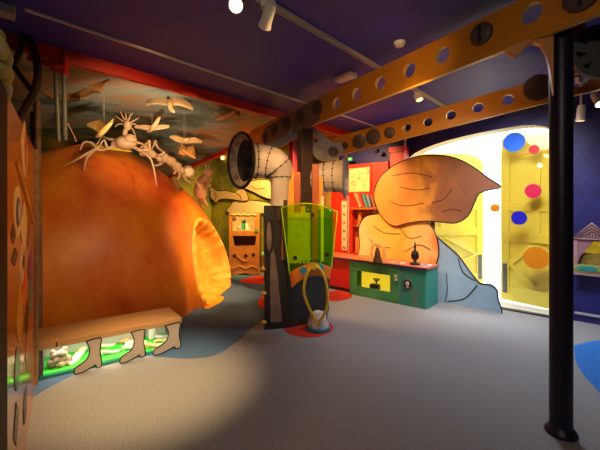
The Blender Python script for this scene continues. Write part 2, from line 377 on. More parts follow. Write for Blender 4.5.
# ------------------------------------------------------------------ the giant peach
PK = dict(X=-3.2514, Y=5.4623, Z=.2366, a=1.6327, b=2.4198, c=2.3477, phi=-.65545, e=1.2599)
peach = thing('giant_peach', 'giant orange peach with a slice cut away, filling the alcove under the sky mural', 'peach', (PK['X'], PK['Y'], 0))
def peach_pt(th, ph):
    k = PK; ct = max(0, math.cos(th)) ** k['e']
    x, y, z = k['a'] * ct * math.cos(ph), k['b'] * ct * math.sin(ph), k['c'] * math.copysign(abs(math.sin(th)) ** k['e'], th) + k['Z']
    c, s = math.cos(k['phi']), math.sin(k['phi']); return Vector((x * c - y * s, x * s + y * c, z))
b = MB(); NT, NP = 64, 150; rows = []
CRE = math.radians(0)
def crease(th, ph, p):
    # the seam: a groove running down the skin near the cut side
    wpx = 300 + F * (p.x + PK['X']) / (p.y + PK['Y'])
    g = math.exp(-((wpx - 187 - 8 * max(0, (1.0 - p.z))) / 5.0) ** 2) * max(0, min(1, (1.35 - p.z) / .8)) if p.y < .8 else 0
    bulge = .085 * math.exp(-((wpx - 160) / 26) ** 2) * max(0, min(1, (1.5 - p.z) / .9)) if p.y < .8 else 0
    r = Vector((p.x, p.y, 0)); 
    return p + r.normalized() * (bulge - .085 * g + .012 * math.sin(ph * 9 + th * 4)) if r.length > .05 else p
for i in range(NT + 1):
    th = -.35 + (PI / 2 + .35) * i / NT
    if i == NT: rows.append([b.b.verts.new(peach_pt(PI / 2, 0))]); break
    rows.append([b.b.verts.new(crease(th, 2 * PI * k / NP, peach_pt(th, 2 * PI * k / NP))) for k in range(NP)])
for r0, r1 in zip(rows, rows[1:]):
    for k in range(NP):
        k2 = (k + 1) % NP
        if len(r1) == 1: b.face([r0[k], r0[k2], r1[0]])
        else: b.face([r0[k], r0[k2], r1[k2], r1[k]])
bmesh.ops.bisect_plane(b.b, geom=b.b.verts[:] + b.b.edges[:] + b.b.faces[:], plane_co=(0, 0, 0), plane_no=(0, 0, -1), clear_outer=True)
CN = Vector((.975, -.08, .2)).normalized(); CP = Vector((-1.35, 6.9, .0)) - peach.location
bmesh.ops.bisect_plane(b.b, geom=b.b.verts[:] + b.b.edges[:] + b.b.faces[:], plane_co=CP, plane_no=CN, clear_outer=True)
loop = [v.co.copy() for v in b.b.verts if abs((v.co - CP).dot(CN)) < 1e-4]
def skin_mat():
    m = bpy.data.materials.new('peach_skin'); m.use_nodes = True; nt = m.node_tree; bs = nt.nodes['Principled BSDF']; bs.inputs['Roughness'].default_value = .42
    tc = nt.nodes.new('ShaderNodeTexCoord'); mp = nt.nodes.new('ShaderNodeMapping'); mp.inputs['Scale'].default_value = (1, 1, .55)
    n = nt.nodes.new('ShaderNodeTexNoise'); n.inputs['Scale'].default_value = 1.5; n.inputs['Detail'].default_value = 7; n.inputs['Roughness'].default_value = .55
    r = nt.nodes.new('ShaderNodeValToRGB'); e = r.color_ramp.elements; e[0].position = .33; e[0].color = (.42, .045, .006, 1); e[1].position = .66; e[1].color = (.72, .26, .018, 1); q = e.new(.5); q.color = (.62, .15, .010, 1)
    n2 = nt.nodes.new('ShaderNodeTexNoise'); n2.inputs['Scale'].default_value = 26; n2.inputs['Detail'].default_value = 8
    bp = nt.nodes.new('ShaderNodeBump'); bp.inputs['Strength'].default_value = .08; bp.inputs['Distance'].default_value = .02
    L = nt.links.new; L(tc.outputs['Object'], mp.inputs[0]); L(mp.outputs[0], n.inputs['Vector']); L(n.outputs['Fac'], r.inputs[0]); L(r.outputs[0], bs.inputs['Base Color'])
    L(tc.outputs['Object'], n2.inputs['Vector']); L(n2.outputs['Fac'], bp.inputs['Height']); L(bp.outputs[0], bs.inputs['Normal']); return m
skin = b.build('skin', skin_mat(), peach, smooth=True)
# flesh: rings going in from the cut edge, first a thick carved rim, then a hollow
ex = CN.cross(Vector((0, 0, 1))).normalized(); ey = ex.cross(CN); ey = -ey if ey.z < 0 else ey
cen = sum(loop, Vector()) / len(loop); cen = cen - ey * (cen.z - .55)
loop.sort(key=lambda p: math.atan2((p - cen).dot(ey), (p - cen).dot(ex)))
# close the loop along the floor
b = MB(); N = len(loop); prof = [(1.0, 0.0), (.985, .012), (.95, .012), (.915, -.02), (.88, -.09), (.85, -.17), (.82, -.25), (.74, -.31), (.5, -.34), (.25, -.35), (.0, -.35)]
rr = []
for s_, d in prof:
    ring = []
    for i, p in enumerate(loop):
        q = cen + (p - cen) * s_
        j = .022 * math.sin(i * 1.3 + s_ * 9) + .014 * math.sin(i * 2.9 + s_ * 31)
        q = q + CN * (d + (j if .8 < s_ < .97 else 0))
        q.z = max(q.z, .004 if s_ < 1 else q.z); ring.append(b.b.verts.new(q))
    rr.append(ring)
for a_, c_ in zip(rr, rr[1:]):
    for i in range(N): b.face([a_[i], a_[(i + 1) % N], c_[(i + 1) % N], c_[i]])
flesh = b.build('flesh', mat('peach_flesh', (.85, .36, .03), .55, col2=(.92, .55, .09), scale=5, bump=.5, bscale=14), peach, smooth=True)
flesh['label'] = 'carved yellow-orange flesh of the cut side'
# yellow leaf lying along the crest
b = MB(); pts = [P(86, 146, 5.02), P(100, 147.5, 5.0), P(115, 149, 5.0), P(132, 151.5, 5.12)]
b.tube([p - peach.location for p in crv(pts, 4)], [.01, .03, .045, .05, .055, .055, .055, .05, .05, .045, .04, .03, .01], 8, sq=.5); b.build('crest_leaf', M_yel, peach, smooth=True)
# ------------------------------------------------------------------ insects on the peach
def figure(name, label, cat, base, group=None):
    return thing(name, label, cat, base, 0, group)
def limbs(root, name, lst, m, r0, r1=None, n=6):
    L = inv(root)
    for pts in lst:
        c = [L(p) for p in crv(pts, 4)]; k = len(c); r1_ = r0 * .6 if r1 is None else r1
        b = MB(); b.tube(c, [r0 + (r1_ - r0) * i / (k - 1) for i in range(k)], n); b.build(name, m, root, smooth=True)
D = 4.95
sp = figure('carved_spider', 'pale long-legged spider sculpture with tufted head, crouching on the crest of the peach', 'spider sculpture', P(125, 150, 5.05), 'carved insects on the peach')
L = inv(sp)
b = MB(); b.ell(L(P(126, 143, D)), .15, .14, .10); b.ell(L(P(118, 144.5, D + .05)), .10, .10, .07); b.ell(L(P(130, 139, D - .05)), .09, .09, .07); b.build('body', M_pale, sp, smooth=True)
b = MB(); b.tube([L(p) for p in crv([P(126, 140, D), P(125, 133, D - .03), P(127, 127, D - .05)], 4)], .035, 8); b.build('neck', M_pale, sp, smooth=True)
b = MB(); b.ell(L(P(127.5, 125.5, D - .05)), .055, .05, .075); b.build('head', M_pale, sp, smooth=True)
limbs(sp, 'leg', [[P(116, 144, D), P(108, 148, D - .1), P(104, 140, D - .15), P(99, 147, D - .2)], [P(119, 145, D), P(100, 150, D - .15), P(92, 143, D - .3), P(84, 142.5, D - .35), P(80, 150, D - .4)], [P(98, 148, D - .2), P(88, 153, D - .35), P(76, 160, D - .45), P(63, 166, D - .5)], [P(92, 153, D - .3), P(87, 158, D - .4), P(84, 170, D - .45)],
    [P(130, 145, D), P(140, 151, D - .1), P(148, 156, D - .2), P(153, 165, D - .35), P(157, 187, D - .45)], [P(132, 147, D), P(142, 150, D - .1), P(152, 150, D - .1), P(155, 155, D - .2)], [P(122, 141, D + .1), P(108, 139, D + .1), P(102, 137, D + .2), P(96, 146, D + .1)], [P(131, 141, D + .1), P(139, 143, D + .15), P(146, 146, D + .1), P(149, 152, D + .05)]], M_pale, .024, .009)
limbs(sp, 'feeler', [[P(127, 124, D), P(120, 119, D), P(116, 116, D)], [P(127, 124, D), P(122, 115, D), P(120, 111, D)], [P(127, 123, D), P(126, 116, D), P(125, 113, D)], [P(128, 123, D), P(130, 116, D), P(133, 113, D)], [P(128, 124, D), P(135, 120, D), P(139, 118, D)], [P(128, 125, D), P(135, 124, D), P(137, 128, D)], [P(128, 126, D), P(133, 130, D), P(136, 139, D)], [P(126, 125, D), P(119, 124, D), P(115, 127, D)]], M_pale, .014, .005)
gh = figure('carved_grasshopper', 'pale grasshopper sculpture with high bent knees, beside the spider on the peach', 'grasshopper sculpture', P(152, 158, 5.35), 'carved insects on the peach')
L = inv(gh); Dg = 5.3
b = MB(); b.tube([L(p) for p in crv([P(140, 154, Dg), P(148, 152, Dg), P(157, 157, Dg)], 4)], [.03, .05, .06, .065, .065, .06, .055, .05, .03], 10); b.build('body', M_pale, gh, smooth=True)
b = MB(); b.ell(L(P(159.5, 158, Dg)), .05, .045, .06); b.build('head', M_pale, gh, smooth=True)
limbs(gh, 'leg', [[P(148, 154, Dg), P(145, 148, Dg - .1), P(149, 141, Dg - .1)], [P(149, 141, Dg - .1), P(150, 150, Dg - .15), P(151, 160, Dg - .12)], [P(149, 153, Dg), P(153, 147, Dg + .1), P(155, 140.5, Dg + .1)], [P(155, 140.5, Dg + .1), P(158, 148, Dg + .1), P(164, 152, Dg + .05)], [P(154, 156, Dg), P(160, 155, Dg - .1), P(165, 152, Dg - .1)], [P(150, 141, Dg), P(141, 148, Dg), P(137, 150, Dg)]], M_pale, .024, .011)
wm = figure('carved_centipede', 'pale jointed centipede sculpture sprawling down the right shoulder of the peach', 'centipede sculpture', P(178, 180, 5.75), 'carved insects on the peach')
L = inv(wm); Dw = 5.6; b = MB(); sp_ = crv([P(157, 160, Dw - .15), P(165, 158, Dw - .1), P(174, 164, Dw), P(181, 171, Dw), P(186, 174.5, Dw)], 4)
b.tube([L(p) for p in sp_], [.03] + [.075 + .014 * math.cos(i * 2.2) for i in range(len(sp_) - 2)] + [.04], 10); b.build('body', M_pale, wm, smooth=True)
b = MB(); b.ell(L(P(189.5, 172.5, Dw)), .085, .08, .085); b.build('head', mat('light_carved_wood', (.88, .68, .42), .5), wm, smooth=True)
limbs(wm, 'leg', [[P(174, 164, Dw), P(176, 171, Dw - .15), P(173, 174, Dw - .2)], [P(180, 170, Dw), P(180, 176, Dw - .15), P(176, 180, Dw - .2)], [P(184, 174, Dw), P(186, 180, Dw - .12), P(191, 183, Dw - .1)], [P(166, 158, Dw), P(160, 164, Dw - .15), P(154, 166, Dw - .2)], [P(188, 176, Dw), P(194, 178, Dw - .05), P(200, 188, Dw)], [P(183, 171, Dw), P(187, 167, Dw + .1), P(192, 167, Dw + .1)]], M_pale, .028, .016)
limbs(wm, 'boot', [[P(174.5, 178, Dw - .2), P(177, 186, Dw - .25), P(180.5, 190, Dw - .25)]], M_mustd if False else mat('brown_boot_leather', (.22, .10, .03), .5), .035, .045)
bt = figure('carved_ant', 'pale brown ant sculpture standing upright behind the shoulder of the peach', 'ant sculpture', P(208, 197, 6.55), 'carved insects on the peach')
L = inv(bt); Db = 6.5; M_tan = mat('tan_carved_wood', (.55, .30, .14), .6, col2=(.62, .36, .18), scale=12)
b = MB(); b.tube([L(p) for p in crv([P(202, 200, Db), P(200, 190, Db), P(202, 182, Db), P(206, 175, Db)], 4)], [.04, .08, .11, .12, .12, .115, .11, .10, .10, .095, .085, .065, .04], 12); b.build('body', M_tan, bt, smooth=True)
b = MB(); b.ell(L(P(208, 172.5, Db)), .10, .10, .09); b.build('head', M_tan, bt, smooth=True)
limbs(bt, 'feeler', [[P(207, 171, Db), P(206, 167, Db), P(205.5, 164, Db)], [P(208, 171, Db), P(209, 168, Db + .1), P(208, 166, Db + .1)]], M_tan, .022, .010)
limbs(bt, 'leg', [[P(205, 177, Db), P(209, 180, Db - .1), P(212, 178, Db - .1)], [P(203, 183, Db), P(208, 186, Db - .1), P(211, 185, Db - .1)], [P(202, 195, Db), P(205, 201, Db), P(207, 206, Db)], [P(200, 195, Db), P(200, 202, Db + .1), P(203, 208, Db)]], M_tan, .035, .02)
# ------------------------------------------------------------------ birds hanging below the sky mural
M_bird = mat('tan_bird_board', (.66, .38, .16), .65, col2=(.74, .46, .22), scale=10)
def bird(label, px, py, Y, wl, wr, body, tail=True, head=(0, 0), m=M_bird):
    c = P(px, py, Y); root = thing('hanging_bird', label, 'bird', c, 0, 'birds hung below the sky mural'); L = inv(root)
    b = MB(); pts = [L(P(*q, Y + (.10 if i == 0 else -.05 * i))) for i, q in enumerate(body)]; k = crv(pts, 4); n = len(k)
    b.tube(k, [.008 + .026 * math.sin(PI * (i + .6) / (n + .2)) ** .7 for i in range(n)], 8); b.build('body', m, root, smooth=True)
    for wing in (wl, wr):
        b = MB(); k = [L(P(q[0], q[1], Y + q[3])) for q in wing]; wd = [q[2] for q in wing]
        up, lo = [], []
        for p, w_ in zip(k, wd):
            up.append((p + Vector((0, w_ * .5, w_ * .7)))); lo.append((p - Vector((0, w_ * .5, w_ * .7))))
        t = .008; ring = []
        for s_ in (Vector((0, t, -t)), Vector((0, -t, t))):
            ring.append(([b.b.verts.new(p + s_) for p in up], [b.b.verts.new(p + s_) for p in lo]))
        (u0_, l0_), (u1_, l1_) = ring
        for i in range(len(k) - 1):
            b.face([u0_[i], u0_[i + 1], l0_[i + 1], l0_[i]]); b.face([u1_[i], l1_[i], l1_[i + 1], u1_[i + 1]])
            b.face([u0_[i], u1_[i], u1_[i + 1], u0_[i + 1]]); b.face([l0_[i], l0_[i + 1], l1_[i + 1], l1_[i]])
        b.face([u0_[0], l0_[0], l1_[0], u1_[0]]); b.face([u0_[-1], u1_[-1], l1_[-1], l0_[-1]])
        b.build('wing', m, root)
    top = c.copy(); z1 = skyz(top.dot(U), top.dot(V)); b = MB(); b.tube([L(c), L(Vector((c.x, c.y, z1 + .01)))], .003, 5); b.build('thread', M_pale, root)
    return root
r_ = bird('tan gull with wings spread wide, nearest the red fascia above the peach', 170, 104, 4.6, [(169, 101, .10, 0), (160, 99.5, .10, .05), (152, 101, .07, .1), (147, 104, .03, .15)], [(170, 101, .10, 0), (180, 101, .09, .05), (188, 105, .06, .1), (193, 109, .02, .15)], [(171, 98, ), (170, 103), (171, 109), (174, 112)])
Lr = inv(r_); b = MB(); b.ell(Lr(P(168.5, 98.2, 4.62)), .025, .03, .02); b.build('head', M_line, r_, smooth=True)
bird('tan swallow-shaped bird hanging near the corner where the red fascia meets the mustard beam', 226, 116, 5.2, [(226, 116, .09, 0), (220, 112, .10, .05), (214, 111, .02, .1)], [(226, 116, .09, 0), (234, 111, .11, .05), (240, 113, .09, .1), (239, 121, .02, .1)], [(216, 120), (222, 117.5), (229, 115), (236, 111)])
bird('small orange gull flying low over the right shoulder of the peach', 186, 151, 5.6, [(186, 152, .10, 0), (180, 149, .12, .05), (178, 154, .03, .1)], [(187, 151, .10, 0), (193, 150, .11, .05), (195, 154, .02, .1)], [(178, 147), (184, 151), (190, 155), (195, 158)], m=mat('orange_bird_board', (.80, .36, .08), .6))
bird('straight-winged pale bird just above the small orange gull', 184, 141, 5.3, [(184, 141, .05, 0), (176, 138.5, .06, .02), (170, 137, .02, .05)], [(185, 141, .05, 0), (194, 140, .06, .02), (202, 142, .02, .05)], [(181, 143), (184, 141), (189, 139)])
bird('narrow straight-winged pale bird between the spider and the black-headed gull', 152, 128, 4.9, [(151, 128, .05, 0), (143, 127, .04, .02), (135, 127, .015, .05)], [(153, 128, .05, 0), (162, 127, .04, .02), (169, 126.5, .02, .05)], [(148, 132), (152, 129), (155, 125), (160, 117)])
bird('golden gull with crossed wings to the left of the spider', 104, 129, 4.3, [(103, 130, .11, 0), (97, 125, .10, .05), (87, 125, .02, .1)], [(105, 130, .09, 0), (110, 124, .06, .05), (113, 120, .02, .1)], [(95, 137), (100, 134), (106, 128), (112, 122)], m=mat('gold_bird_board', (.78, .46, .12), .6))
bird('large ragged-winged bird gliding beside the grey tubes', 85, 93, 3.7, [(84, 94, .11, 0), (72, 97, .08, .05), (56, 98, .05, .1), (40, 90, .02, .15)], [(86, 93, .10, 0), (94, 88, .10, .05), (102, 86, .09, .08), (109, 80, .02, .1)], [(70, 97), (80, 95), (92, 90), (102, 92)])
# ------------------------------------------------------------------ low glazed case of shoes in front of the peach
c0, c1 = fl(39, 381), fl(178, 348); cd = (c1 - c0); CL = cd.length; cang = math.atan2(cd.y, cd.x)
case = thing('shoe_case', 'low lit glass case with tan shelf top standing before the peach', 'display case', c0, cang)
Lc = inv(case); CD, CH = .46, .345; T = .03
M_caseg = mat('case_grass', (.03, .62, .02), .8, col2=(.05, .78, .04), scale=30)
b = MB(); b.box(0, CL, .0, CD, 0, .035); b.build('plinth', M_teal, case, bevel=.004)
b = MB(); b.box(.03, CL - .02, .012, CD - .02, .035, .045); b.build('grass_mat', M_caseg, case)
b = MB(); b.box(.0, CL, CD - .02, CD, .035, .30); b.build('back_panel', mat('case_white', (.55, .52, .48), .6), case)
b = MB(); b.box(0, .03, 0, CD - .02, .035, .30); b.build('end_panel', mat('case_end_paint', (.10, .08, .12), .6), case)
b = MB(); b.box(CL - .03, CL, 0, CD - .02, .035, .30); b.build('end_panel', mat('case_end_paint', (.1, .08, .12)), case)
b = MB(); b.prism([(-.02, -.02), (CL * .5, -.02), (CL + .02, -.03), (CL + .035, .02), (CL + .02, CD), (-.02, CD)], .30, CH, f=lambda x, y, z: Vector((x, z, y))); b.build('shelf_top', M_card, case, bevel=.006)
b = MB(); b.box(-.02, CL + .03, -.035, -.02, .285, CH - .005); b.build('shelf_front', mat('tan_board_edge', (.46, .27, .12), .6), case)
b = MB(); b.box(.03, CL - .03, .006, .012, .04, .30); b.build('glass', clear_mat('case_glass', (.96, .98, .97), .04), case)
b = MB(); b.box(CL * .10, CL * .10 + .012, -.037, -.034, .29, CH - .01); b.build('joint_line', M_line, case)
BOOT = [(.42, 1.0), (.99, 1.03), (1.0, .8), (.97, .5), (1.02, .25), (1.04, .04), (.99, -.03), (.82, -.03), (.78, .07), (.62, .02), (.30, -.07), (.05, -.10), (-.08, -.04), (-.05, .12), (.14, .22), (.38, .32), (.50, .48), (.53, .7), (.44, .93)]
M_boot = mat('boot_board', (.42, .37, .33), .7, col2=(.48, .43, .38), scale=6)
for i, (xa, xb, s_) in enumerate(((76, 101, 1), (121, 144, 1), (154, 179, .95))):
    a_ = on_plane(xa, 350, c0, Vector((-cd.y, cd.x, 0)).normalized()); e_ = on_plane(xb, 350, c0, Vector((-cd.y, cd.x, 0)).normalized())
    x0 = Lc(a_).x; w_ = Lc(e_).x - x0; out = smoothpoly([(x0 + w_ * q[0] * .97, .03 + q[1] * .268) for q in BOOT], 3)
    o = thing('boot_cutout', ['grey-brown boot cut-out at the left on the front of the shoe case', 'grey-brown boot cut-out in the middle of the front of the shoe case', 'grey-brown boot cut-out at the right end of the shoe case'][i], 'boot', case.matrix_world @ Vector((0, 0, 0)) if False else Matrix.Translation(c0) @ Matrix.Rotation(cang, 4, 'Z') @ Vector((x0 + w_ * .5, -.048, 0)), cang, 'boot cut-outs on the shoe case')
    xc = x0 + w_ * .5; out = [(p - xc, q) for p, q in out]
    b = MB(); b.prism(out, -.008, .012); b.build('board', M_boot, o)
    b = MB(); pp = [(p, -.010, q) for p, q in out]; b.tube(pp + [pp[0]], .006, 6); b.build('outline', M_line, o)
# shoes on the grass
def pump_mesh():
    b = MB(); st = [(0, .018, .035, .050), (.05, .026, .03, .070), (.10, .026, .018, .052), (.16, .034, .006, .034), (.21, .032, .004, .026), (.25, .016, .005, .018)]
    rings = []
    for x, hw, z0, z1 in st: rings.append([b.b.verts.new((x, y * hw, z)) for y, z in ((-1, z0), (1, z0), (1.05, (z0 + z1) / 2), (.6, z1), (-.6, z1), (-1.05, (z0 + z1) / 2))])
    for p, q in zip(rings, rings[1:]):
        for k in range(6): b.face([p[k], p[(k + 1) % 6], q[(k + 1) % 6], q[k]])
    b.face(rings[0][::-1]); b.face(rings[-1]); return b
def heel_mesh(): 
    b = MB(); b.lathe([(.010, 0), (.009, .02), (.014, .045)], (.018, 0, 0), (0, 0, 1), 8); return b
shoe0 = None
def shoe(px, py, Y, rot, sc, label, m, boots=False):
    o = thing('display_shoe', label, 'shoe', Vector((0, 0, 0)), rot, 'shoes in the glass case'); p = P(px, py, Y); o.location = (p.x, p.y, .0455); o.scale = (sc, sc, sc)
    if boots:
        b = MB(); b.lathe([(.045, .02), (.05, .08), (.046, .15), (.052, .21), (.05, .22)], (.04, 0, 0), (0, 0, 1), 14); b.build('shaft', m, o, smooth=True)
    pump_mesh().build('upper', m, o, smooth=True, bevel=0); heel_mesh().build('heel', m, o, smooth=True); 
    b = MB(); b.ell((.065, 0, .058), .05, .018, .012, 10, 6); b.build('insole', mat('gold_insole', (.75, .42, .10), .5), o, smooth=True); return o
def case_at(x, y): return Matrix.Translation(c0) @ Matrix.Rotation(cang, 4, 'Z') @ Vector((x, y, .0455))
M_sh = [mat('shoe_ivory', (.82, .74, .60), .5), mat('shoe_stone', (.55, .45, .36), .6), mat('shoe_tan', (.62, .38, .18), .5), mat('shoe_grey', (.42, .40, .40), .5)]
for fx, y, rot, sc, k, lab, bt_ in ((.30, .34, 4.2, .95, 0, 'ivory pump with gold lining next to the furry lump figure', False), (.36, .36, .1, .7, 0, 'ivory slipper lying at the back, behind the left boot cut-out', False), (.38, .12, .2, .7, 3, 'grey pump half hidden behind the left boot cut-out', False),
    (.56, .15, -.1, .75, 0, 'ivory pump at the front just right of the left boot cut-out', False), (.56, .35, -.05, .75, 2, 'tan flat shoe at the back between the left and middle boot cut-outs', False), (.60, .25, .05, .7, 0, 'ivory shoe lying between front and back rows, mid case', False),
    (.70, .065, 0, .72, 2, 'tan pump behind the glass next to the middle boot cut-out', False), (.80, .30, -.1, .72, 3, 'grey ankle boot standing right of the middle boot cut-out', True), (.82, .14, .25, .55, 2, 'small tan shoe beside the right boot cut-out', False)):
    p = case_at(fx * CL, y); o = shoe(0, 0, 1, cang + rot, sc * 1.25, lab, M_sh[k], bt_); o.location = p
rk = thing('stone_mouse', 'stone-coloured furry lump figure at the left end of the shoe case', 'figure', case_at(.12 * CL, .12), cang)
b = MB()
for x, y, z, r in ((0, 0, .055, .065), (.055, .01, .05, .055), (-.05, .0, .045, .05), (.02, 0, .115, .05), (-.03, .01, .11, .045), (.01, -.03, .03, .04), (.06, -.02, .025, .035)): b.ell((x, y, z), r, r * .8, r * .85, 12, 8)
b.build('body', mat('furry_stone', (.30, .20, .14), .8, col2=(.52, .38, .28), scale=22, bump=.6, bscale=40), rk, smooth=True)
b = MB()
for x, y, z in ((.045, .0, .16), (-.05, .0, .15)): b.ell((x, y, z), .022, .012, .022, 10, 6)
b.build('ear', mat('furry_stone', (.3, .2, .14)), rk, smooth=True)
# ------------------------------------------------------------------ glossy board at the left edge
E0 = fl(35, 385); DD = Vector((.573, -.82, 0)).normalized(); pang = math.atan2(DD.y, DD.x); PN = Vector((.82, .573, 0)).normalized()
board = thing('harlequin_board', 'tall glossy orange board with cream and dark harlequin shapes at the left edge', 'display board', E0, pang); Lb = inv(board)
PL, PH = 2.15, 2.09
M_gl = mat('orange_gloss_panel', (.58, .13, .014), .14, col2=(.64, .16, .018), scale=3, spec=.45)
b = MB(); b.box(.02, PL, -.03, 0, .0, PH); b.build('panel', M_gl, board)
b = MB(); b.tube([(.0, .0, 0)] + [(.006 * math.sin(i * 1.7), .005, PH * i / 14) for i in range(1, 15)], .02, 8); b.build('edge_post', mat('rough_bark_edge', (.20, .11, .05), .7, col2=(.30, .18, .09), scale=15), board, smooth=True)
b = MB(); xe = Lb(on_plane(6.5, 300, E0, PN)).x; b.box(xe, PL, 0, .003, 0, PH); b.build('end_frame', mat('dark_red_frame', (.05, .010, .006), .7, spec=.2), board)
def pl(px, py): q = Lb(on_plane(px, py, E0, PN)); return q.x, q.z
def sticker(kind, px, py, hw, hh, col, rough=.35, d=.003, skew=0):
    x, z = pl(px, py); xa, _ = pl(px - hw, py); xb, _ = pl(px + hw, py); w_ = abs(xa - xb) / 2; _, zt = pl(px, py - hh); h = zt - z
    if kind == 'diamond': out = [(x - w_, z), (x, z - h), (x + w_, z), (x, z + h)]
    elif kind == 'leaf': out = smoothpoly([(x, z - h), (x + w_ * .8, z - h * .4), (x + w_, z + h * .1), (x + w_ * .5, z + h * .6), (x, z + h), (x - w_ * .5, z + h * .6), (x - w_, z + h * .1), (x - w_ * .8, z - h * .4)], 3)
    else: out = circ(x, z, w_, h, 28)
    b = MB(); b.prism(out, 0, d); return b.build({'diamond': 'diamond_shape', 'leaf': 'leaf_shape'}.get(kind, 'oval_shape'), mat('sticker' + str(col), col, rough), board)
cre, drk = (.80, .52, .20), (.035, .008, .006)
sticker('leaf', 24.2, 150, 3.2, 29, cre); sticker('leaf', 25, 146, 1.1, 22, (.60, .04, .01), d=.005)
sticker('oval', 17.3, 212, 4.0, 26, cre); sticker('oval', 17.6, 212, 2.2, 15, (.05, .07, .09), d=.005); sticker('leaf', 17.8, 212, .8, 9, (.8, .75, .65), d=.007)
sticker('leaf', 24, 226, 3.2, 24, cre); sticker('leaf', 21.5, 264, 2.8, 21, (.72, .45, .22))
sticker('diamond', 13.2, 234, 2.4, 10, drk); sticker('diamond', 14.5, 257, 3.2, 9, drk); sticker('diamond', 28, 236, 2.2, 13, (.32, .03, .01)); sticker('diamond', 23, 262, 1.4, 8, drk, d=.006)
sticker('leaf', 30.5, 280, 2.2, 34, (.12, .22, .17)); sticker('leaf', 30.2, 268, 1.8, 19, (.24, .03, .16), d=.006); sticker('leaf', 25, 290, 2.4, 17, (.70, .10, .01)); sticker('leaf', 19.5, 314, 3.2, 30, (.70, .28, .02)); sticker('leaf', 27, 318, 1.8, 16, drk)
sticker('oval', 16.8, 368, 2.4, 21, drk); sticker('oval', 25, 405, 1.8, 17, drk); sticker('diamond', 26.8, 349, 1.8, 20, (.35, .05, .01)); sticker('diamond', 16, 424, 2.6, 22, drk)
b = MB(); q0, q1 = pl(15.5, 160), pl(32.5, 222); b.tube([(q0[0], .004, q0[1]), (q1[0], .004, q1[1])], .012, 6); b.build('gold_stripe', mat('gold_stripe', (.75, .30, .02), .4), board)
# carved yellow-green ornament on the board's top edge
x, z = pl(6, 92); orn = thing('carved_ornament', 'yellow-green carved figure sitting on top of the glossy orange board', 'ornament', Matrix.Translation(E0) @ Matrix.Rotation(pang, 4, 'Z') @ Vector((pl(4, 90)[0], -.015, PH + .014)), pang)
Lo = inv(orn); M_yg = mat('yellow_green_carving', (.34, .30, .05), .4, col2=(.42, .36, .10), scale=10, bump=.3, bscale=20)
b = MB()
for x, z, r in ((0, .05, .07), (.06, .10, .075), (.02, .14, .055), (.10, .05, .07), (.08, .18, .045), (.16, .10, .07)): b.ell((x, 0, z * .9), r, r * .7, r * .75, 12, 8)
b.build('body', M_yg, orn, smooth=True)
b = MB()
for x, z, r in ((-.14, .01, .04), (-.10, .045, .04), (-.19, -.02 + .02, .03)): b.ell((x, 0, z + .01), r, r * .8, r, 10, 7)
b.build('paw', mat('grey_beige_carving', (.30, .24, .15), .6), orn, smooth=True)
# dark bentwood frame rising behind the board
bw = thing('bentwood_frame', 'dark curved bentwood frame rising behind the glossy orange board', 'frame', fl(30, 372) , 0); Lw = inv(bw); Yb = 3.02
b0 = Lw(P(26, 120, Yb)); 
b = MB(); b.tube([Lw(p) for p in crv([P(16, 128, Yb), P(24, 110, Yb), P(34, 92, Yb), P(38, 72, Yb), P(34, 50, Yb), P(27, 32, Yb), P(22.5, 10, Yb)], 5)], .032, 10); b.build('curved_bar', M_dk, bw, smooth=True)
b = MB(); b.tube([Lw(p) for p in crv([P(23.5, 30, Yb + .02), P(22, 45, Yb + .02), P(15, 62, Yb), P(6, 76, Yb - .02)], 5)], .026, 10); b.build('curved_bar', M_dk, bw, smooth=True)
b = MB(); b.tube([Lw(p) for p in crv([P(14, 66, Yb), P(22, 78, Yb), P(31, 90, Yb)], 5)], .022, 8); b.build('brace', M_dk, bw, smooth=True)
b = MB(); b.tube([Lw(p) for p in crv([P(16, 128, Yb), P(17, 200, Yb), P(18, 300, Yb), P(20, 384, Yb)], 5)], .03, 10); b.build('upright', M_dk, bw, smooth=True)
for q in ((2, 34, -4, 60), (12, 30, 3, 58)):
    b = MB(); b.tube([Lw(P(q[0], q[1], Yb + .15)), Lw(P(q[2], q[3], Yb + .05))], .02, 8); b.build('spoke', M_dk, bw, smooth=True)
# red gate-like bracket with grey tubes hanging at the left end of the fascia
gt = thing('red_bracket', 'red two-pronged bracket with grey tubes below the left end of the red fascia', 'bracket', P(58, 64, 3.26), 0); Lg = inv(gt); Yg = 3.26
b = MB(); b.bar(Lg(P(28, 58, Yg - .12)), Lg(P(66, 69, Yg)), .05, .05); b.bar(Lg(P(55, 53, Yg)), Lg(P(55.5, 72, Yg)), .05, .06); b.bar(Lg(P(64.5, 55, Yg)), Lg(P(64.5, 75, Yg)), .05, .06); b.build('fork', M_red, gt, bevel=.004)
for xa, ya, xb, yb in ((55.5, 70, 59, 141), (64, 73, 65, 140)):
    b = MB(); b.tube([Lg(P(xa, ya, Yg)), Lg(P(xb, yb, Yg))], .022, 8); b.build('tube', mat('grey_green_tube', (.13, .15, .14), .4), gt, smooth=True)
b = MB(); b.tube([Lg(P(*q, Yg + .1)) for q in ((60, 108), (63, 118), (68, 124), (74, 136), (76, 142))], .006, 5); b.build('dangling_wire', M_pale, gt)
sg_ = thing('wooden_stakes', 'two rough wooden stakes standing behind the left end of the peach', 'stakes', fl(34, 352), 0); Ls = inv(sg_); Ys = 3.55
sg_.location = P(36, 250, Ys); sg_.location.z = 0; Ls = inv(sg_)
for xa, ya, w_ in ((37, 100, .05), (33, 112, .04)):
    b = MB(); p = Ls(P(xa, ya, Ys)); b.tube([(p.x, p.y, 0), (p.x, p.y, p.z * .5), p], [w_, w_ * .9, w_ * .6], 8); b.build('stake', mat('rough_stake_wood', (.16, .09, .045), .8, col2=(.24, .14, .07), scale=12), sg_, smooth=True)
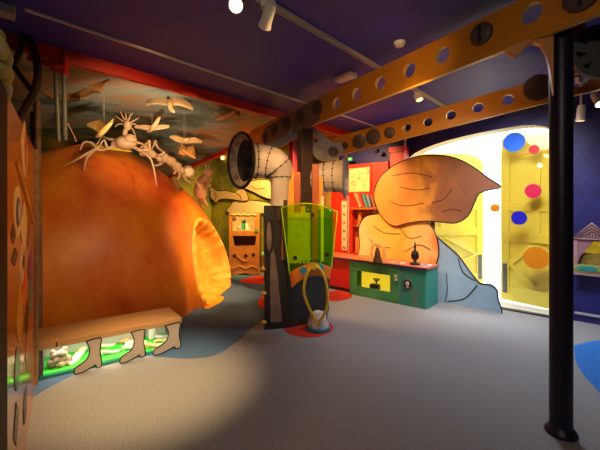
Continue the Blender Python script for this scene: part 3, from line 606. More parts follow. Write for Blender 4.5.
# ------------------------------------------------------------------ panels standing in a vertical plane through two ground points
class Plane:
    def __init__(s, p0, p1):
        s.p0 = Vector((p0[0], p0[1], 0)); d = Vector((p1[0] - p0[0], p1[1] - p0[1], 0)); s.d = d.normalized(); n = Vector((s.d.y, -s.d.x, 0))
        s.n = n if n.dot(-s.p0) > 0 else -n      # towards the viewer
    def px(s, x, y): p = on_plane(x, y, s.p0, s.n); return ((p - s.p0).dot(s.d), p.z)
    def at(s, x, y, z): return s.p0 + s.d * x + s.n * y + Vector((0, 0, z))
    def f(s, root): L = inv(root) if root else (lambda p: p); return lambda x, y, z: L(s.at(x, y, z))
def uplane(u): return Plane(U * u, U * u - V)
def on_z(px, py, z): Y = F * (EYE - z) / (py - HY); return Vector(((px - CX) / F * Y, Y, z))
def vpan(root, name, m, pxs, pl_, y0, y1, holes=(), n=0, bevel=0, outline=0, om=None, hole_px=True):
    pts = [pl_.px(*q) for q in pxs]
    if n: pts = smoothpoly(pts, n)
    hs = [[pl_.px(*q) for q in h] for h in holes] if hole_px else holes
    b = MB(); b.prism(pts, y0, y1, hs, f=pl_.f(root)); o = b.build(name, m, root, bevel=bevel)
    if outline:
        f = pl_.f(root); b = MB(); q = [f(x, y1, z) for x, z in pts]; b.tube(q + [q[0]], outline, 6); b.build('outline', om or M_line, root)
    return o
def disc_px(root, name, m, px, py, r, pl_, y0, y1, n=24, b_=None):
    x, z = pl_.px(px, py); b = b_ or MB(); b.prism(circ(x, z, r, n=n), y0, y1, f=pl_.f(root))
    return b if b_ else b.build(name, m, root, bevel=.004)
def stroke(root, pl_, pxs, y, r=.006, name='ink_line', m=None, n=4, b_=None):
    f = pl_.f(root); k = smoothpoly([pl_.px(*q) for q in pxs], n, closed=False); b = b_ or MB(); b.tube([f(x, y, z) for x, z in k], r, 5)
    return b if b_ else b.build(name, m or M_line, root)
# ------------------------------------------------------------------ the two mustard construction-strip beams
def beam(label, X_of, z_of, Ya, Yb, H, holes, T_, m_):
    pa, pb = Vector((X_of(Ya), Ya, 0)), Vector((X_of(Yb), Yb, 0)); pl_ = Plane(pa, pb); root = thing('strip_beam', label, 'beam', Vector((pa.x, pa.y, z_of(Ya))), math.atan2(pl_.d.y, pl_.d.x)); root['kind'] = 'thing'
    Lm = (pb - pa).length; za, zb = z_of(Ya), z_of(Yb); sl = (zb - za) / Lm; h = H / 2
    out = [(0, za - h), (Lm, zb - h), (Lm, zb + h), (0, za + h)]
    a0 = math.atan(sl); out = [(0, za + h)] + [(-h * math.sin(PI * k / 12), za + h * math.cos(PI * k / 12)) for k in range(1, 12)] + [(0, za - h), (Lm, zb - h), (Lm, zb + h)]
    hs = []
    for px, py, r in holes:
        x, z = pl_.px(px, py); hs.append(circ(x, z, r, n=24))
    b = MB(); b.prism(out, -T_, 0, hs, f=pl_.f(root), hole_mat=1); b.build('strip', [m_, M_mustd], root)
    return root, pl_
bA, pA = beam('large mustard strip beam with round holes crossing in front of the dark post', lambda Y: 3.289 - .706 * Y, lambda Y: 2.90 - .053 * (Y - 2.6), 5.80, 2.0, .32,
    [(257, 138.5, .045), (336, 103.5, .07), (356, 94, .07), (380, 83, .07), (409, 70, .07), (442, 55, .07), (531, 13, .07)], .045, M_must)
k0, k1 = pA.px(262, 139), pA.px(323, 108)
def strip_on(pl_, a, b_, h):      # rounded strip outline between two points of the plane
    ax, az = a; bx, bz = b_; an = math.atan2(bz - az, bx - ax); o = []
    for k in range(11): t = an + PI / 2 + PI * k / 10; o.append((ax + h * math.cos(t), az + h * math.sin(t)))
    for k in range(11): t = an - PI / 2 + PI * k / 10; o.append((bx + h * math.cos(t), bz + h * math.sin(t)))
    return o
ka, kb = pA.px(268, 136), pA.px(314, 112.5)
b = MB(); b.prism(strip_on(pA, ka, kb, .158), .0, .014, f=pA.f(bA)); b.build('overlap_plate', M_plate, bA, bevel=.003)
for px, py in ((266, 137), (275, 130.5), (287.5, 124.5), (300.5, 118), (318, 108.5)):
    x, z = pA.px(px, py); f = pA.f(bA); ax = f(0, 1, 0) - f(0, 0, 0)
    b = MB(); b.lathe([(.095, 0), (.095, .012), (.075, .020), (.045, .022), (.045, .045), (.03, .05), (0, .05)], f(x, .014, z), ax, 20); b.build('bolt', M_bolt, bA, smooth=True)
def slot_bolt(root, pl_, px, py, r, y0=0.0):
    x, z = pl_.px(px, py); f = pl_.f(root); ax = f(0, 1, 0) - f(0, 0, 0)
    b = MB(); b.lathe([(r, 0), (r, .018), (r * .9, .03), (r * .6, .04), (0, .043)], f(x, y0, z), ax, 24); o = b.build('slotted_bolt', M_bolt, root, smooth=True)
    b = MB(); b.prism([(x - r * .12, z - r * .75), (x + r * .12, z - r * .8), (x + r * .12, z + r * .75), (x - r * .12, z + r * .8)], y0 + .036, y0 + .046, f=f); b.build('slot', M_line, o if False else root)
slot_bolt(bA, pA, 482, 34, .085)
slot_bolt(bA, pA, 582, -4, .10)
XB = lambda Y: .568 - 1.561 * (Y - 4.83); ZB = lambda Y: 2.725 - .2786 * (Y - 3.825)
bB, pB = beam('mustard strip beam with dark bolts running behind the dark post to the machine', XB, ZB, 5.0, 3.05, .27,
    [(407, 127.5, .05), (428, 122, .055), (451, 115, .055), (478, 107.5, .055), (508, 99.5, .055), (580, 79.5, .07)], .04, M_must)
for px, py, r, pr in ((345, 145.5, .05, 0), (359.5, 141.5, .10, .115), (373.5, 137, .105, .12), (389.5, 132.8, .075, 0)):
    x, z = pB.px(px, py); f = pB.f(bB); ax = f(0, 1, 0) - f(0, 0, 0)
    if pr: b = MB(); b.prism(circ(x, z, pr), 0, .012, f=f); b.build('round_washer', M_must, bB, bevel=.003)
    b = MB(); b.lathe([(r, 0), (r, .01), (r * .85, .02), (r * .55, .022), (r * .55, .04), (r * .4, .045), (0, .045)], f(x, .012 if pr else 0, z), ax, 20); b.build('bolt', M_bolt, bB, smooth=True)
b = MB(); b.prism(strip_on(pB, pB.px(318, 151.5), pB.px(330, 149), .125), .0, .014, f=pB.f(bB)); b.build('overlap_plate', M_plate, bB, bevel=.003)
x, z = pB.px(538, 88); f = pB.f(bB); b = MB(); b.prism(circ(x, z, .135), 0, .03, f=f); b.build('dark_washer', M_bolt, bB, bevel=.005)
# cast arch bracket between beam and post, toothed disc and pivot on the far side of the post
pK = Plane((1.2, 2.62), (1.9, 2.62 - .35)); ab = thing('arch_bracket', 'mustard quarter-arch bracket in the angle between large beam and dark post', 'bracket', P(545, 60, 2.5), 0)
vpan(ab, 'arch', M_must, [(504, 50.5), (513, 57.5), (520, 53.5), (526, 47), (533, 43.5), (540, 46), (545, 54), (548.5, 66), (550.5, 80), (553, 96), (553, 30), (540, 33), (524, 41.5)], pK, -.03, .03, bevel=.004)
gd = thing('toothed_disc', 'grey disc with dark triangular cuts at the upper right beside the dark post', 'disc', P(597, 52, 2.45), 0); pG = Plane((1.6, 2.45), (2.6, 2.33))
x, z = pG.px(598, 52); f = pG.f(gd); hs = []
for k in range(8):
    a = 2 * PI * k / 8 + .2; hs.append([(x + .15 * math.cos(a + .10), z + .15 * math.sin(a + .10)), (x + .075 * math.cos(a), z + .075 * math.sin(a)), (x + .15 * math.cos(a - .22), z + .15 * math.sin(a - .22))])
b = MB(); b.prism(circ(x, z, .185, n=36), -.02, .02, hs, f=f); b.build('disc', mat('grey_disc', (.09, .088, .082), .6), gd, bevel=.003)
b = MB(); b.prism(circ(x, z, .17, n=30), -.035, -.022, f=f); b.build('backing', M_black, gd)
b = MB(); b.tube([f(x, -.03, z), f(x - .02, -.16, z + .0), f(x - .02, -.20, ZC - z + z if False else z)], .035, 10); b.tube([f(x - .02, -.18, z), f(x - .02, -.18, ZC)], .05, 10); b.build('hanger', M_maroon, gd)
ml = thing('small_wall_spot', 'pale spotlight fitting hanging between the dark post and the toothed disc', 'spotlight', P(571, 32, 2.7), 0); L = inv(ml)
b = MB(); b.bar(L(P(565, 22, 2.7)), L(P(572, 32, 2.7)), .07, .07); b.tube([L(P(566, 24, 2.7)), L(Vector((P(566, 24, 2.7).x, 2.7, ZC)))], .02, 8); b.build('clamp', mat('pale_grey_fitting', (.38, .36, .34), .5), ml, bevel=.005)
b = MB(); b.tube([L(P(571, 32, 2.7)), L(P(580, 50, 2.7))], [.022, .022], 8); b.tube([L(P(576, 32, 2.72)), L(P(583, 50, 2.72))], .016, 8); b.build('arm', M_white, ml)
# ------------------------------------------------------------------ dark round post
ft = fl(561, 433); post = thing('round_post', 'glossy near-black round steel post with a collar at the floor in the right foreground', 'post', ft)
b = MB(); b.lathe([(.069, .03), (.069, ZC)], n=32); b.build('shaft', M_post, post, smooth=True)
b = MB(); b.lathe([(.096, 0), (.099, .012), (.09, .03), (.078, .04), (.072, .055), (.0695, .06)], n=32); b.build('collar', M_post, post, smooth=True)
# ------------------------------------------------------------------ funnel machine
mp0 = fl(299, 327); mc = thing('funnel_machine', 'black interactive machine with two stitched funnels, green shield and yellow cord', 'machine', mp0, 0); L = inv(mc)
pS = Plane(fl(265, 330), fl(292, 327.5)); pF = Plane(fl(290, 328), fl(328, 320.5))
vpan(mc, 'side_board', M_black, [(264.5, 330), (292, 327.5), (289, 300), (286, 265), (283.5, 235), (282, 205.5), (264, 205.5), (264, 230)], pS, -.03, .0)
b = MB(); x, z = pS.px(268.8, 236); f = pS.f(mc); axs = f(0, 1, 0) - f(0, 0, 0)
ring = [f(x + .050 * math.cos(2 * PI * k / 28), .02, z + .215 * math.sin(2 * PI * k / 28)) for k in range(29)]
b.tube(ring, .018, 8, caps=False); b.build('ring', M_black, mc, smooth=True)
b = MB(); b.prism(circ(x, z, .036, .185), .002, .008, f=f); b.build('ring_panel', mat('grey_brown_board', (.16, .12, .10), .6, col2=(.22, .17, .14), scale=9), mc)
vpan(mc, 'channel', mat('grey_brown_board', (.16, .12, .10), .6), [(270.5, 322), (282, 322), (279, 290), (276, 262), (273, 248), (271, 252), (270, 275)], pS, .002, .008)
vpan(mc, 'front_apron', M_char, [(290, 327.5), (326, 319.5), (328.5, 300), (330, 268), (288, 272), (288, 300)], pF, -.03, .0)
b = MB(); q = [fl(266, 329), fl(291, 327), fl(327, 319.8), fl(329, 309), fl(270, 316)]; zt = 1.52; b.prism([(p.x, p.y) for p in q], 0, zt, f=lambda x, y, z_: L(Vector((x, z_, .0 + y))))
for v in b.b.verts: pass
b.build('core', M_black, mc)
def sheet(root, name, m, Lt, Lb, Rt, Rb, at, ab_, Y0, bulge, thick=.006, n=14, k=8):
    Li = inv(root); b = MB(); g = []
    for j in range(k + 1):
        t = j / k; row = []
        for i in range(n + 1):
            s_ = i / n; w_ = 4 * s_ * (1 - s_)
            x = (Lt[0] * (1 - t) + Lb[0] * t) * (1 - s_) + (Rt[0] * (1 - t) + Rb[0] * t) * s_
            y = (Lt[1] * (1 - t) + Lb[1] * t) * (1 - s_) + (Rt[1] * (1 - t) + Rb[1] * t) * s_ - w_ * (at * (1 - t) + ab_ * t)
            row.append(b.b.verts.new(Li(P(x, y, Y0 - bulge * w_))))
        g.append(row)
    for j in range(k):
        for i in range(n): b.face([g[j][i], g[j][i + 1], g[j + 1][i + 1], g[j + 1][i]])
    o = b.build(name, m, root, smooth=True); sd = o.modifiers.new('thickness', 'SOLIDIFY'); sd.thickness = thick; return o
M_shield = clear_mat('green_acrylic', (.78, 1.0, .12), .04, .10, (.50, .85, .03))
YS = 4.22
sheet(mc, 'green_shield', M_shield, (281.5, 208), (289.5, 273), (337.5, 212), (331.5, 267.5), 6.5, 6.5, YS, .12)
sheet(mc, 'orange_band', mat('orange_band', (.85, .25, .02), .4), (289, 273.5), (291.5, 288), (331.5, 268), (330, 279.5), 7, 7.5, YS - .01, .12, .012)
b = MB(); 
for xa, ya, xb, yb in ((281.5, 208, 289.5, 273), (337.5, 212, 331.5, 267.5)): b.tube([L(P(xa, ya, YS - .005)), L(P(xb, yb, YS - .005))], .007, 6)
b.tube([L(P(281.5 + 56 * s_, 208 + 4 * s_ - 26 * s_ * (1 - s_), YS - .48 * s_ * (1 - s_))) for s_ in [i / 14 for i in range(15)]], .007, 6); b.build('shield_edge', mat('lime_edge', (.45, .80, .03), .4), mc)
def onband(px, py): s_ = (px - 290) / 41; return P(px, py, YS - .03 - .12 * 4 * s_ * (1 - s_))
for px, py in ((312.3, 215), (295, 258), (327, 254.5)):
    b = MB(); b.disc(L(onband(px, py)), (0, 1, 0), .028, .02); b.build('screw_cap', M_line, mc)
for k in range(9):
    px = 294 + 4.1 * k; b = MB(); b.disc(L(onband(px, 265.5 - 4.2 * (1 - ((k - 4.3) / 4.3) ** 2) - .35 * k * .4)), (0, 1, 0), .011, .012, 10); b.build('dot_hole', M_line, mc)
for px, py in ((303.4, 270.3), (320.3, 267.6)):
    b = MB(); b.disc(L(onband(px, py)), (0, 1, 0), .045, .03); b.build('blue_disc', M_blue, mc)
b = MB(); b.lathe([(.05, 0), (.05, .03), (.035, .06), (.0, .065)], L(onband(313.5, 266.5)), (0, -1, 0), 16); b.build('knob', mat('olive_yellow_knob', (.55, .42, .02), .4), mc, smooth=True)
# slats behind the shield
for xa, yt, w_, m_, dy in ((284.5, 172, .075, mat('brown_slat', (.30, .10, .03), .5), 0), (291, 168, .085, mat('golden_slat', (.88, .42, .015), .5), .02), (297.5, 172, .075, M_wood, 0), (303, 206, .06, mat('golden_slat', (.85, .5, .05)), .05), (315.5, 164, .085, M_wood, 0), (320.7, 177, .045, mat('golden_slat', (.85, .5, .05)), .03), (324, 193, .05, M_wood, 0), (285.5, 200, .05, M_dk, -.06), (279, 196, .05, M_dk, -.02)):
    b = MB(); p = L(P(xa, yt, 4.40 + dy)); b.box(p.x - w_ / 2, p.x + w_ / 2, p.y - .02, p.y + .02, .9 if xa > 282 else 1.4, p.z); b.build('slat', m_, mc, bevel=.004)
b = MB(); p = L(P(325, 238, 4.36)); b.box(p.x - .09, p.x + .10, p.y - .01, p.y + .01, .8, L(P(325, 209, 4.36)).z); b.build('dark_green_panel', mat('dark_green_panel', (.02, .16, .04), .5), mc)
b = MB(); p = L(P(322.3, 235, 4.33)); b.box(p.x - .018, p.x + .018, p.y - .008, p.y + .008, L(P(322, 262, 4.33)).z, L(P(322, 196, 4.33)).z); b.build('slat', mat('cream_strip', (.95, .88, .55), .4), mc)
b = MB(); p = L(P(301, 230, 4.38)); b.box(p.x - .17, p.x + .12, p.y - .005, p.y + .005, .85, 1.5); b.build('glow_backing', mat('glow_backing', (.75, .62, .10), .5, col2=(.55, .50, .06), scale=9), mc)  # bright yellow panel added behind the shield to make it look glowing
# square post carrying the beam
b = MB(); p0 = P(305, 205, 4.62); q = L(Vector((p0.x, p0.y, 0))); b.box(-.085, .085, -.07, .07, 0, 2.62, Matrix.Translation(q) @ Matrix.Rotation(math.radians(28), 4, 'Z')); b.build('square_post', mat('dark_post_wood', (.05, .028, .02), .45, col2=(.07, .04, .028), scale=6), mc, bevel=.006)
pC = Plane((-.4, 4.80), (.6, 4.80))
x, z = pC.px(313, 138.5)
vpan(mc, 'top_bracket', M_grey, smoothpoly([(262, 146), (272, 143), (284, 137), (292, 129.5), (303, 126), (314, 127.5), (322, 134), (332, 142), (341, 143), (343, 152), (336, 159), (326, 161), (317, 158.5), (309, 148), (303, 140), (294, 139), (284, 145), (272, 149)], 3), pC, -.02, .02, holes=[[(309, 134.5), (313, 133.5), (318, 139), (318, 142), (315, 142.5), (310, 138)]])
for px, py, r in ((322, 153, .085), (333, 152, .07)):
    x, z = pC.px(px, py); b = MB(); b.lathe([(r, 0), (r, .012), (r * .8, .02), (r * .5, .022), (r * .45, .04), (0, .042)], L(pC.at(x, .02, z)), (0, -1, 0), 20); b.build('bolt', M_bolt if px > 330 else M_grey, mc, smooth=True)
# stitched funnels: flared mouth, sleeve, elbow, down pipe
def pipe_mat():
    m = mat('stitched_pipe', (.60, .50, .40), .55, col2=(.74, .64, .52), scale=5, bump=.15, bscale=12); return m
def funnel(path, rad, mouth_axis, seams, stitch):
    k = crv(path, 5); n = len(k); rr_ = []
    for i in range(n):
        t = i / 5; a = int(min(t, len(rad) - 2)); w_ = t - a; rr_.append(rad[a] * (1 - w_) + rad[a + 1] * w_)
    b = MB(); b.tube([L(p) for p in k], rr_, 22, caps=False); fo = b.build('funnel', pipe_mat(), mc, smooth=True)
    b = MB(); ax = (k[1] - k[0]).normalized(); b.torus(L(k[0]), ax, rad[0], .020, 34, 10); b.build('rim', mouth_axis, fo, smooth=True)
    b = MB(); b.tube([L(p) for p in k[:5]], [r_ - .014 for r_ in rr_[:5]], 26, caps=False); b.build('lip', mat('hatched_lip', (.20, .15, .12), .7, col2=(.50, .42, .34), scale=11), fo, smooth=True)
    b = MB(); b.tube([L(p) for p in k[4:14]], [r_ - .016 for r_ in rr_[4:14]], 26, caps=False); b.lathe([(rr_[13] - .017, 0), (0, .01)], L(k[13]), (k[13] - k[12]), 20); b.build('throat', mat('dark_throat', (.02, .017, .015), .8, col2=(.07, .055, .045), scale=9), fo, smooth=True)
    for i, s_ in enumerate(seams):
        j = int(s_ * (n - 1)); ax2 = (k[min(j + 1, n - 1)] - k[max(j - 1, 0)]).normalized(); b = MB(); b.torus(L(k[j]), ax2, rr_[j] + .001, .005, 28, 6)
        for q in range(stitch):
            a = 2 * PI * q / stitch; up = Vector((0, 0, 1)) if abs(ax2.z) < .9 else Vector((0, 1, 0)); xx = ax2.cross(up).normalized(); yy = ax2.cross(xx)
        for q in range(stitch):
            a = 2 * PI * q / stitch; d_ = (xx * math.cos(a) + yy * math.sin(a)) * (rr_[j] + .004); b.tube([L(k[j] + d_ - ax2 * .02), L(k[j] + d_ + ax2 * .02)], .004, 4)
        b.build('stitched_seam', M_line, fo)
    return fo
Yh = 4.30
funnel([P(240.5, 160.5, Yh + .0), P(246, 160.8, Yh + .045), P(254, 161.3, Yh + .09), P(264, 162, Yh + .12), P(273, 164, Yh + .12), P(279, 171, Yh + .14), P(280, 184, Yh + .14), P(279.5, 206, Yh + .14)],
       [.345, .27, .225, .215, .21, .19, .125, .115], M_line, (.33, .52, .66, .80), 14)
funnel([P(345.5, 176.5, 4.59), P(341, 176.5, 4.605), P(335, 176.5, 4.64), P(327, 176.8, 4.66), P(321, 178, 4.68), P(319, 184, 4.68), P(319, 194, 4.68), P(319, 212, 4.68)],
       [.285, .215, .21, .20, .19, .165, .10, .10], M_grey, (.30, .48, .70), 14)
# yellow cord
cord = [onband(313, 266) + Vector((0, -.06, 0)), P(309.5, 269, 4.02), P(305.5, 279, 4.0), P(304, 292, 4.02), P(308, 305, 4.06), P(313.8, 317, 4.10), P(315, 320, 4.16)]
b = MB(); b.tube([L(p) for p in crv(cord, 6)], .017, 8); b.build('cord', M_yel, mc, smooth=True)
cord = [onband(314.5, 266) + Vector((0, -.06, 0)), P(318.5, 267.5, 4.02), P(324, 276, 4.0), P(327, 289, 3.99), P(327.5, 303, 3.99), P(324, 315, 3.98), P(315.5, 325.5, 3.97)]
b = MB(); b.tube([L(p) for p in crv(cord, 6)], .017, 8); b.build('cord', M_yel, mc, smooth=True)
# crumpled cone on a teal ring
pb_ = fl(318, 329.5); pb_.z = .004; ped = thing('cone_pedal', 'crumpled white cone on a teal ring standing on a red floor disc', 'floor cone', pb_)
b = MB(); b.lathe([(.155, 0), (.16, .02), (.155, .045), (.145, .05)], n=32); b.build('ring_base', mat('teal_ring', (.03, .22, .30), .4), ped, smooth=True)
b = MB(); prof = [(.135, .05), (.13, .08), (.115, .13), (.10, .18), (.085, .215), (.06, .225), (0, .226)]; b.lathe(prof, n=18)
for v in b.b.verts:
    if v.co.z > .06: v.co += Vector((random.uniform(-1, 1), random.uniform(-1, 1), random.uniform(-.6, .6))) * .014
b.build('cone', mat('crumpled_canvas', (.70, .62, .52), .6, col2=(.45, .40, .35), scale=8), ped)
# yellow hand-holds on the far side of the machine board
for px, py in ((261.5, 269), (262.5, 293), (262.5, 322)):
    p = P(px + 1.5, py, 4.36); b = MB(); b.ell(L(p), .035, .03, .025, 10, 6); b.build('yellow_knob', M_yel, mc, smooth=True)
# ------------------------------------------------------------------ desk and red units along the door wall (room frame: x right, y into the wall)
def rthing(name, label, cat, a, u, group=None): return thing(name, label, cat, W(u, -a, 0), ROT, group)
def au(px, py, u): return on_u(px, py, u)
M_green = mat('worn_green_paint', (.035, .15, .045), .45, col2=(.06, .27, .09), scale=3.5, bump=.1)
M_teal2 = mat('worn_teal_paint', (.02, .22, .15), .45, col2=(.16, .14, .10), scale=7, p0=.5, p1=.75)
UD = 5.15
a0 = au(350, 293, UD)[0]; a1 = au(426, 310.6, UD)[0]; am = au(398, 300, UD)[0]; DH = .60; DD_ = .48
desk = rthing('green_cabinet', 'worn green low cabinet with lit yellow window and round porthole under the long worktop', 'cabinet', a0, UD)
w0 = lambda px, py: (au(px, py, UD)[0] - a0, au(px, py, UD)[1])
win = [w0(356.5, 270.5), w0(390, 275.5), w0(390, 293.5), w0(356.5, 286)]; win = [(win[0][0], win[0][1]), (win[1][0], win[0][1]), (win[1][0], win[3][1]), (win[0][0], win[3][1])]
wa = am - a0; wb = a1 - a0
b = MB(); b.prism([(0, 0), (wa, 0), (wa, DH), (0, DH)], 0, .03, [win]); b.box(0, .03, .03, DD_, 0, DH); b.box(wa, wb - .02, .03, DD_ - .05, 0, DH); b.box(0, wa, DD_ - .03, DD_, 0, DH); b.box(.03, wa, .03, DD_ - .03, 0, .04); b.build('body', M_green, desk)
b = MB(); b.box(wa, wb - .02, -.005, .03, 0.0, DH); b.build('front_panel', M_teal2, desk, bevel=.003)
b = MB(); b.box(wb - .02, wb + .005, -.005, DD_, 0, DH); b.build('end_panel', mat('turquoise_paint', (.02, .30, .22), .45, col2=(.18, .20, .15), scale=7, p0=.5, p1=.75), desk, bevel=.003)
b = MB(); b.box(wa - .012, wa + .012, -.012, 0, 0, DH); b.box(0, .03, -.012, 0, 0, DH); b.box(0, wa, -.012, 0, 0, .07); b.box(0, wa, -.012, 0, DH - .07, DH); b.build('frame_strip', M_green, desk)
b = MB(); b.box(win[0][0] - .03, win[1][0] + .03, .22, .23, .1, win[0][1] + .04); b.build('yellow_back', mat('lit_yellow_back', (.85, .62, .02), .5, emit=(.95, .68, .03), estr=.55), desk)
b = MB(); b.prism([win[3], win[2], win[1], win[0]], .012, .016); b.build('pane', clear_mat('cabinet_glass', (.98, .98, .95), .04), desk)
qx = (win[0][0] + win[1][0]) / 2; qz = win[2][1]
b = MB(); x, z = w0(407.5, 284); b.torus((x, -.008, z), (0, 1, 0), .075, .014, 28, 8); b.build('porthole_ring', mat('pewter', (.12, .11, .11), .35, metal=.6), desk, smooth=True)
b = MB(); b.disc((x, -.006, z), (0, 1, 0), .07, .006, 24); b.build('porthole_glass', mat('dark_glass', (.03, .03, .035), .1), desk)
b = MB(); b.ell((x + .005, -.02, z + .01), .035, .015, .035, 12, 8); b.ell((x + .01, -.018, z - .04), .02, .012, .02, 10, 6); b.build('porthole_badge', mat('pale_pink_badge', (.55, .42, .40), .4), desk, smooth=True)
tx = bpy.data.curves.new('letter', 'FONT'); tx.body = 'S'; tx.size = .13; tx.extrude = .004; tx.align_x = 'CENTER'; tx.align_y = 'CENTER'
to = bpy.data.objects.new('letter_text', tx); C.objects.link(to); me = bpy.data.meshes.new_from_object(to.evaluated_get(bpy.context.evaluated_depsgraph_get())); bpy.data.objects.remove(to); o = bpy.data.objects.new('letter', me); C.objects.link(o); o.parent = desk; x, z = w0(396.5, 278); o.location = (x - .005, -.02, z); o.rotation_euler = (PI / 2, 0, 0); me.materials.clear(); me.materials.append(M_cream)
# dark goblet-shaped apparatus in the lit window
ap = rthing('small_apparatus', 'small dark goblet-shaped apparatus in the yellow lit window of the green cabinet', 'apparatus', a0 + qx - .02, UD + .13); ap.location.z = .041
ap.location.z = .041
b = MB(); b.box(-.09, .07, -.05, .05, 0, max(.05, qz - .041 + .055)); b.build('base', M_black, ap, bevel=.005)
hb = max(.05, qz - .041 + .055); b = MB(); b.lathe([(.03, 0), (.016, .02), (.014, .05), (.03, .06), (.06, .085), (.065, .10), (.0, .102)], (0.02, 0, hb), (0, 0, 1), 16); b.build('goblet', mat('dull_silver', (.35, .34, .25), .4), ap, smooth=True)
# red cabinet to the left
ra0 = au(318, 290, 5.22)[0]; ra1 = a0 - .01
rc = rthing('red_cabinet', 'low plain red cabinet to the left of the green cabinet', 'cabinet', ra0, 5.20)
b = MB(); b.box(0, ra1 - ra0, 0, .43, .07, DH); b.build('body', M_redd, rc, bevel=.004)
b = MB(); b.box(.0, ra1 - ra0, .03, .42, 0, .07); b.build('plinth', M_black, rc)
# long worktop
wt = rthing('worktop', 'long reddish worktop with dark blue edge over the red and green cabinets', 'worktop', ra0, 5.13); wt.location.z = DH
wl = a1 - ra0
b = MB(); b.box(-.01, wl + .025, 0, .50, .001, .04); b.build('top', mat('reddish_worktop', (.42, .10, .04), .35, col2=(.50, .16, .07), scale=4), wt, bevel=.004)
b = MB(); b.box(-.01, wl + .03, -.012, 0, .001, .036); b.build('edge', mat('dark_blue_edge', (.05, .02, .07), .4), wt)
ZW = DH + .041
# shelf unit
US = 5.86
s0 = au(331, 230, US)[0]; s1 = au(388, 200, US)[0]; ST = 2.42
su = rthing('red_shelf_unit', 'tall red shelf unit with a framed drawing above an open bay, behind the worktop', 'shelf unit', s0, US)
sx = lambda px, py=220: au(px, py, US)[0] - s0
sz = lambda px, py: au(px, py, US)[1]
x1 = sx(352.5); x2 = s1 - s0; zh = sz(365, 207)
M_in = mat('brown_bay_paint', (.30, .07, .02), .6)
b = MB(); b.box(0, x1, 0, .15, 0, ST); b.box(x2 - .08, x2, 0, .15, 0, ST); b.box(x1, x2 - .08, 0, .15, zh, ST); b.box(x1, x2 - .08, 0, .15, 0, ZW); b.build('frame', M_red, su, bevel=.004)
b = MB(); b.box(x1, x2 - .08, .135, .15, ZW, zh); b.build('back', M_in, su)
b = MB(); b.box(x1, x2 - .08, .02, .135, zh - .40, zh - .375); b.build('shelf', M_wood, su)
b = MB(); b.box(x1 - .02, x2, -.10, 0.0, zh - .05, zh - .01); b.build('ledge', M_wood, su, bevel=.004)
xa, za_ = sx(342, 201), sz(342, 201); xb, zb_ = sx(349, 259), sz(346, 259)
b = MB(); b.box(xa, sx(347, 230), -.012, 0, ZW + .02, za_); b.build('pictogram_strip', M_cream, su)
for k in range(6):
    zc = ZW + .06 + (za_ - ZW - .1) * k / 5.5; xc = (xa + sx(347, 230)) / 2; b = MB()
    if k % 2: b.prism(circ(xc, zc + .02, .018, .028, 12), -.018, -.012)
    else: b.prism([(xc - .024, zc), (xc + .02, zc - .01), (xc + .024, zc + .04), (xc, zc + .025), (xc - .02, zc + .05)], -.018, -.012)
    b.build('pictogram', mat('rust_brown_ink', (.22, .05, .01), .6), su)
xp = sx(349.3, 230); b = MB(); b.tube([(xp, -.03, ZW - .02), (xp, -.03, sz(349, 196))], .018, 10); b.build('pole', mat('pale_pole', (.50, .36, .26), .5), su, smooth=True)
# framed drawing
pa_, pb2 = (sx(349.5, 180), sz(349.5, 192)), (sx(370, 180), sz(370, 166))
fd = rthing('framed_drawing', 'pale yellow line drawing in a red frame on the header of the red shelf unit', 'picture', s0, US)
zlo, zhi = sz(350, 192), sz(350, 168.5)
b = MB(); b.box(pa_[0], pb2[0], -.012, -.002, zlo, zhi); b.build('sheet', mat('yellow_paper', (.80, .55, .20), .7, col2=(.85, .62, .28), scale=4), fd)
b = MB(); 
for bx in ((pa_[0] - .035, pa_[0], zlo - .035, zhi + .035), (pb2[0], pb2[0] + .035, zlo - .035, zhi + .035), (pa_[0], pb2[0], zlo - .035, zlo), (pa_[0], pb2[0], zhi, zhi + .035)): b.box(bx[0], bx[1], -.025, -.001, bx[2], bx[3])
b.build('frame', M_red, fd, bevel=.003)
random.seed(11)
b = MB(); wx, wz = pb2[0] - pa_[0], zhi - zlo
for k in range(22):
    x, z = pa_[0] + wx * random.uniform(.08, .92), zlo + wz * random.uniform(.1, .9); an = random.uniform(0, PI); l = random.uniform(.03, .07)
    p, q = (x - l * math.cos(an), z - l * math.sin(an)), (x + l * math.cos(an), z + l * math.sin(an))
    cl = lambda t: (min(max(t[0], pa_[0] + .01), pb2[0] - .01), min(max(t[1], zlo + .01), zhi - .01)); p, q = cl(p), cl(q)
    b.tube([(p[0], -.014, p[1]), ((p[0] + q[0]) / 2 + .01, -.014, (p[1] + q[1]) / 2), (q[0], -.014, q[1])], .0045, 4)
b.build('ink_drawing', mat('brown_ink', (.16, .06, .02), .7), fd)
# red corner column at the right of the unit
cu = 5.80; ca0, ca1 = au(390, 160, cu)[0], au(404, 160, cu)[0]
cl_ = rthing('red_column', 'bright red square column beside the arched doorway', 'column', ca0, cu); cl_['kind'] = 'thing'
b = MB(); b.box(0, ca1 - ca0, 0, UW - cu - .03, 0, au(397, 147, cu)[1]); b.build('shaft', mat('bright_red_paint', (.66, .012, .012), .4), cl_, bevel=.004)
b = MB(); b.box(-.02, ca1 - ca0 + .015, -.015, .1, au(397, 152, cu)[1], au(397, 146.5, cu)[1]); b.build('cap', mat('bright_red_paint', (.66, .012, .012), .4), cl_, bevel=.004)
cam = rthing('small_camera', 'small black dome camera on the red header near the red column', 'camera', s0 + sx(378, 150), US)
cam.location.z = sz(378, 151); b = MB(); b.box(-.03, .03, -.06, 0, 0, .03); b.build('mount', M_black, cam); b = MB(); b.ell((0, -.05, -.015), .05, .04, .035, 12, 8); b.build('dome', M_line, cam, smooth=True)
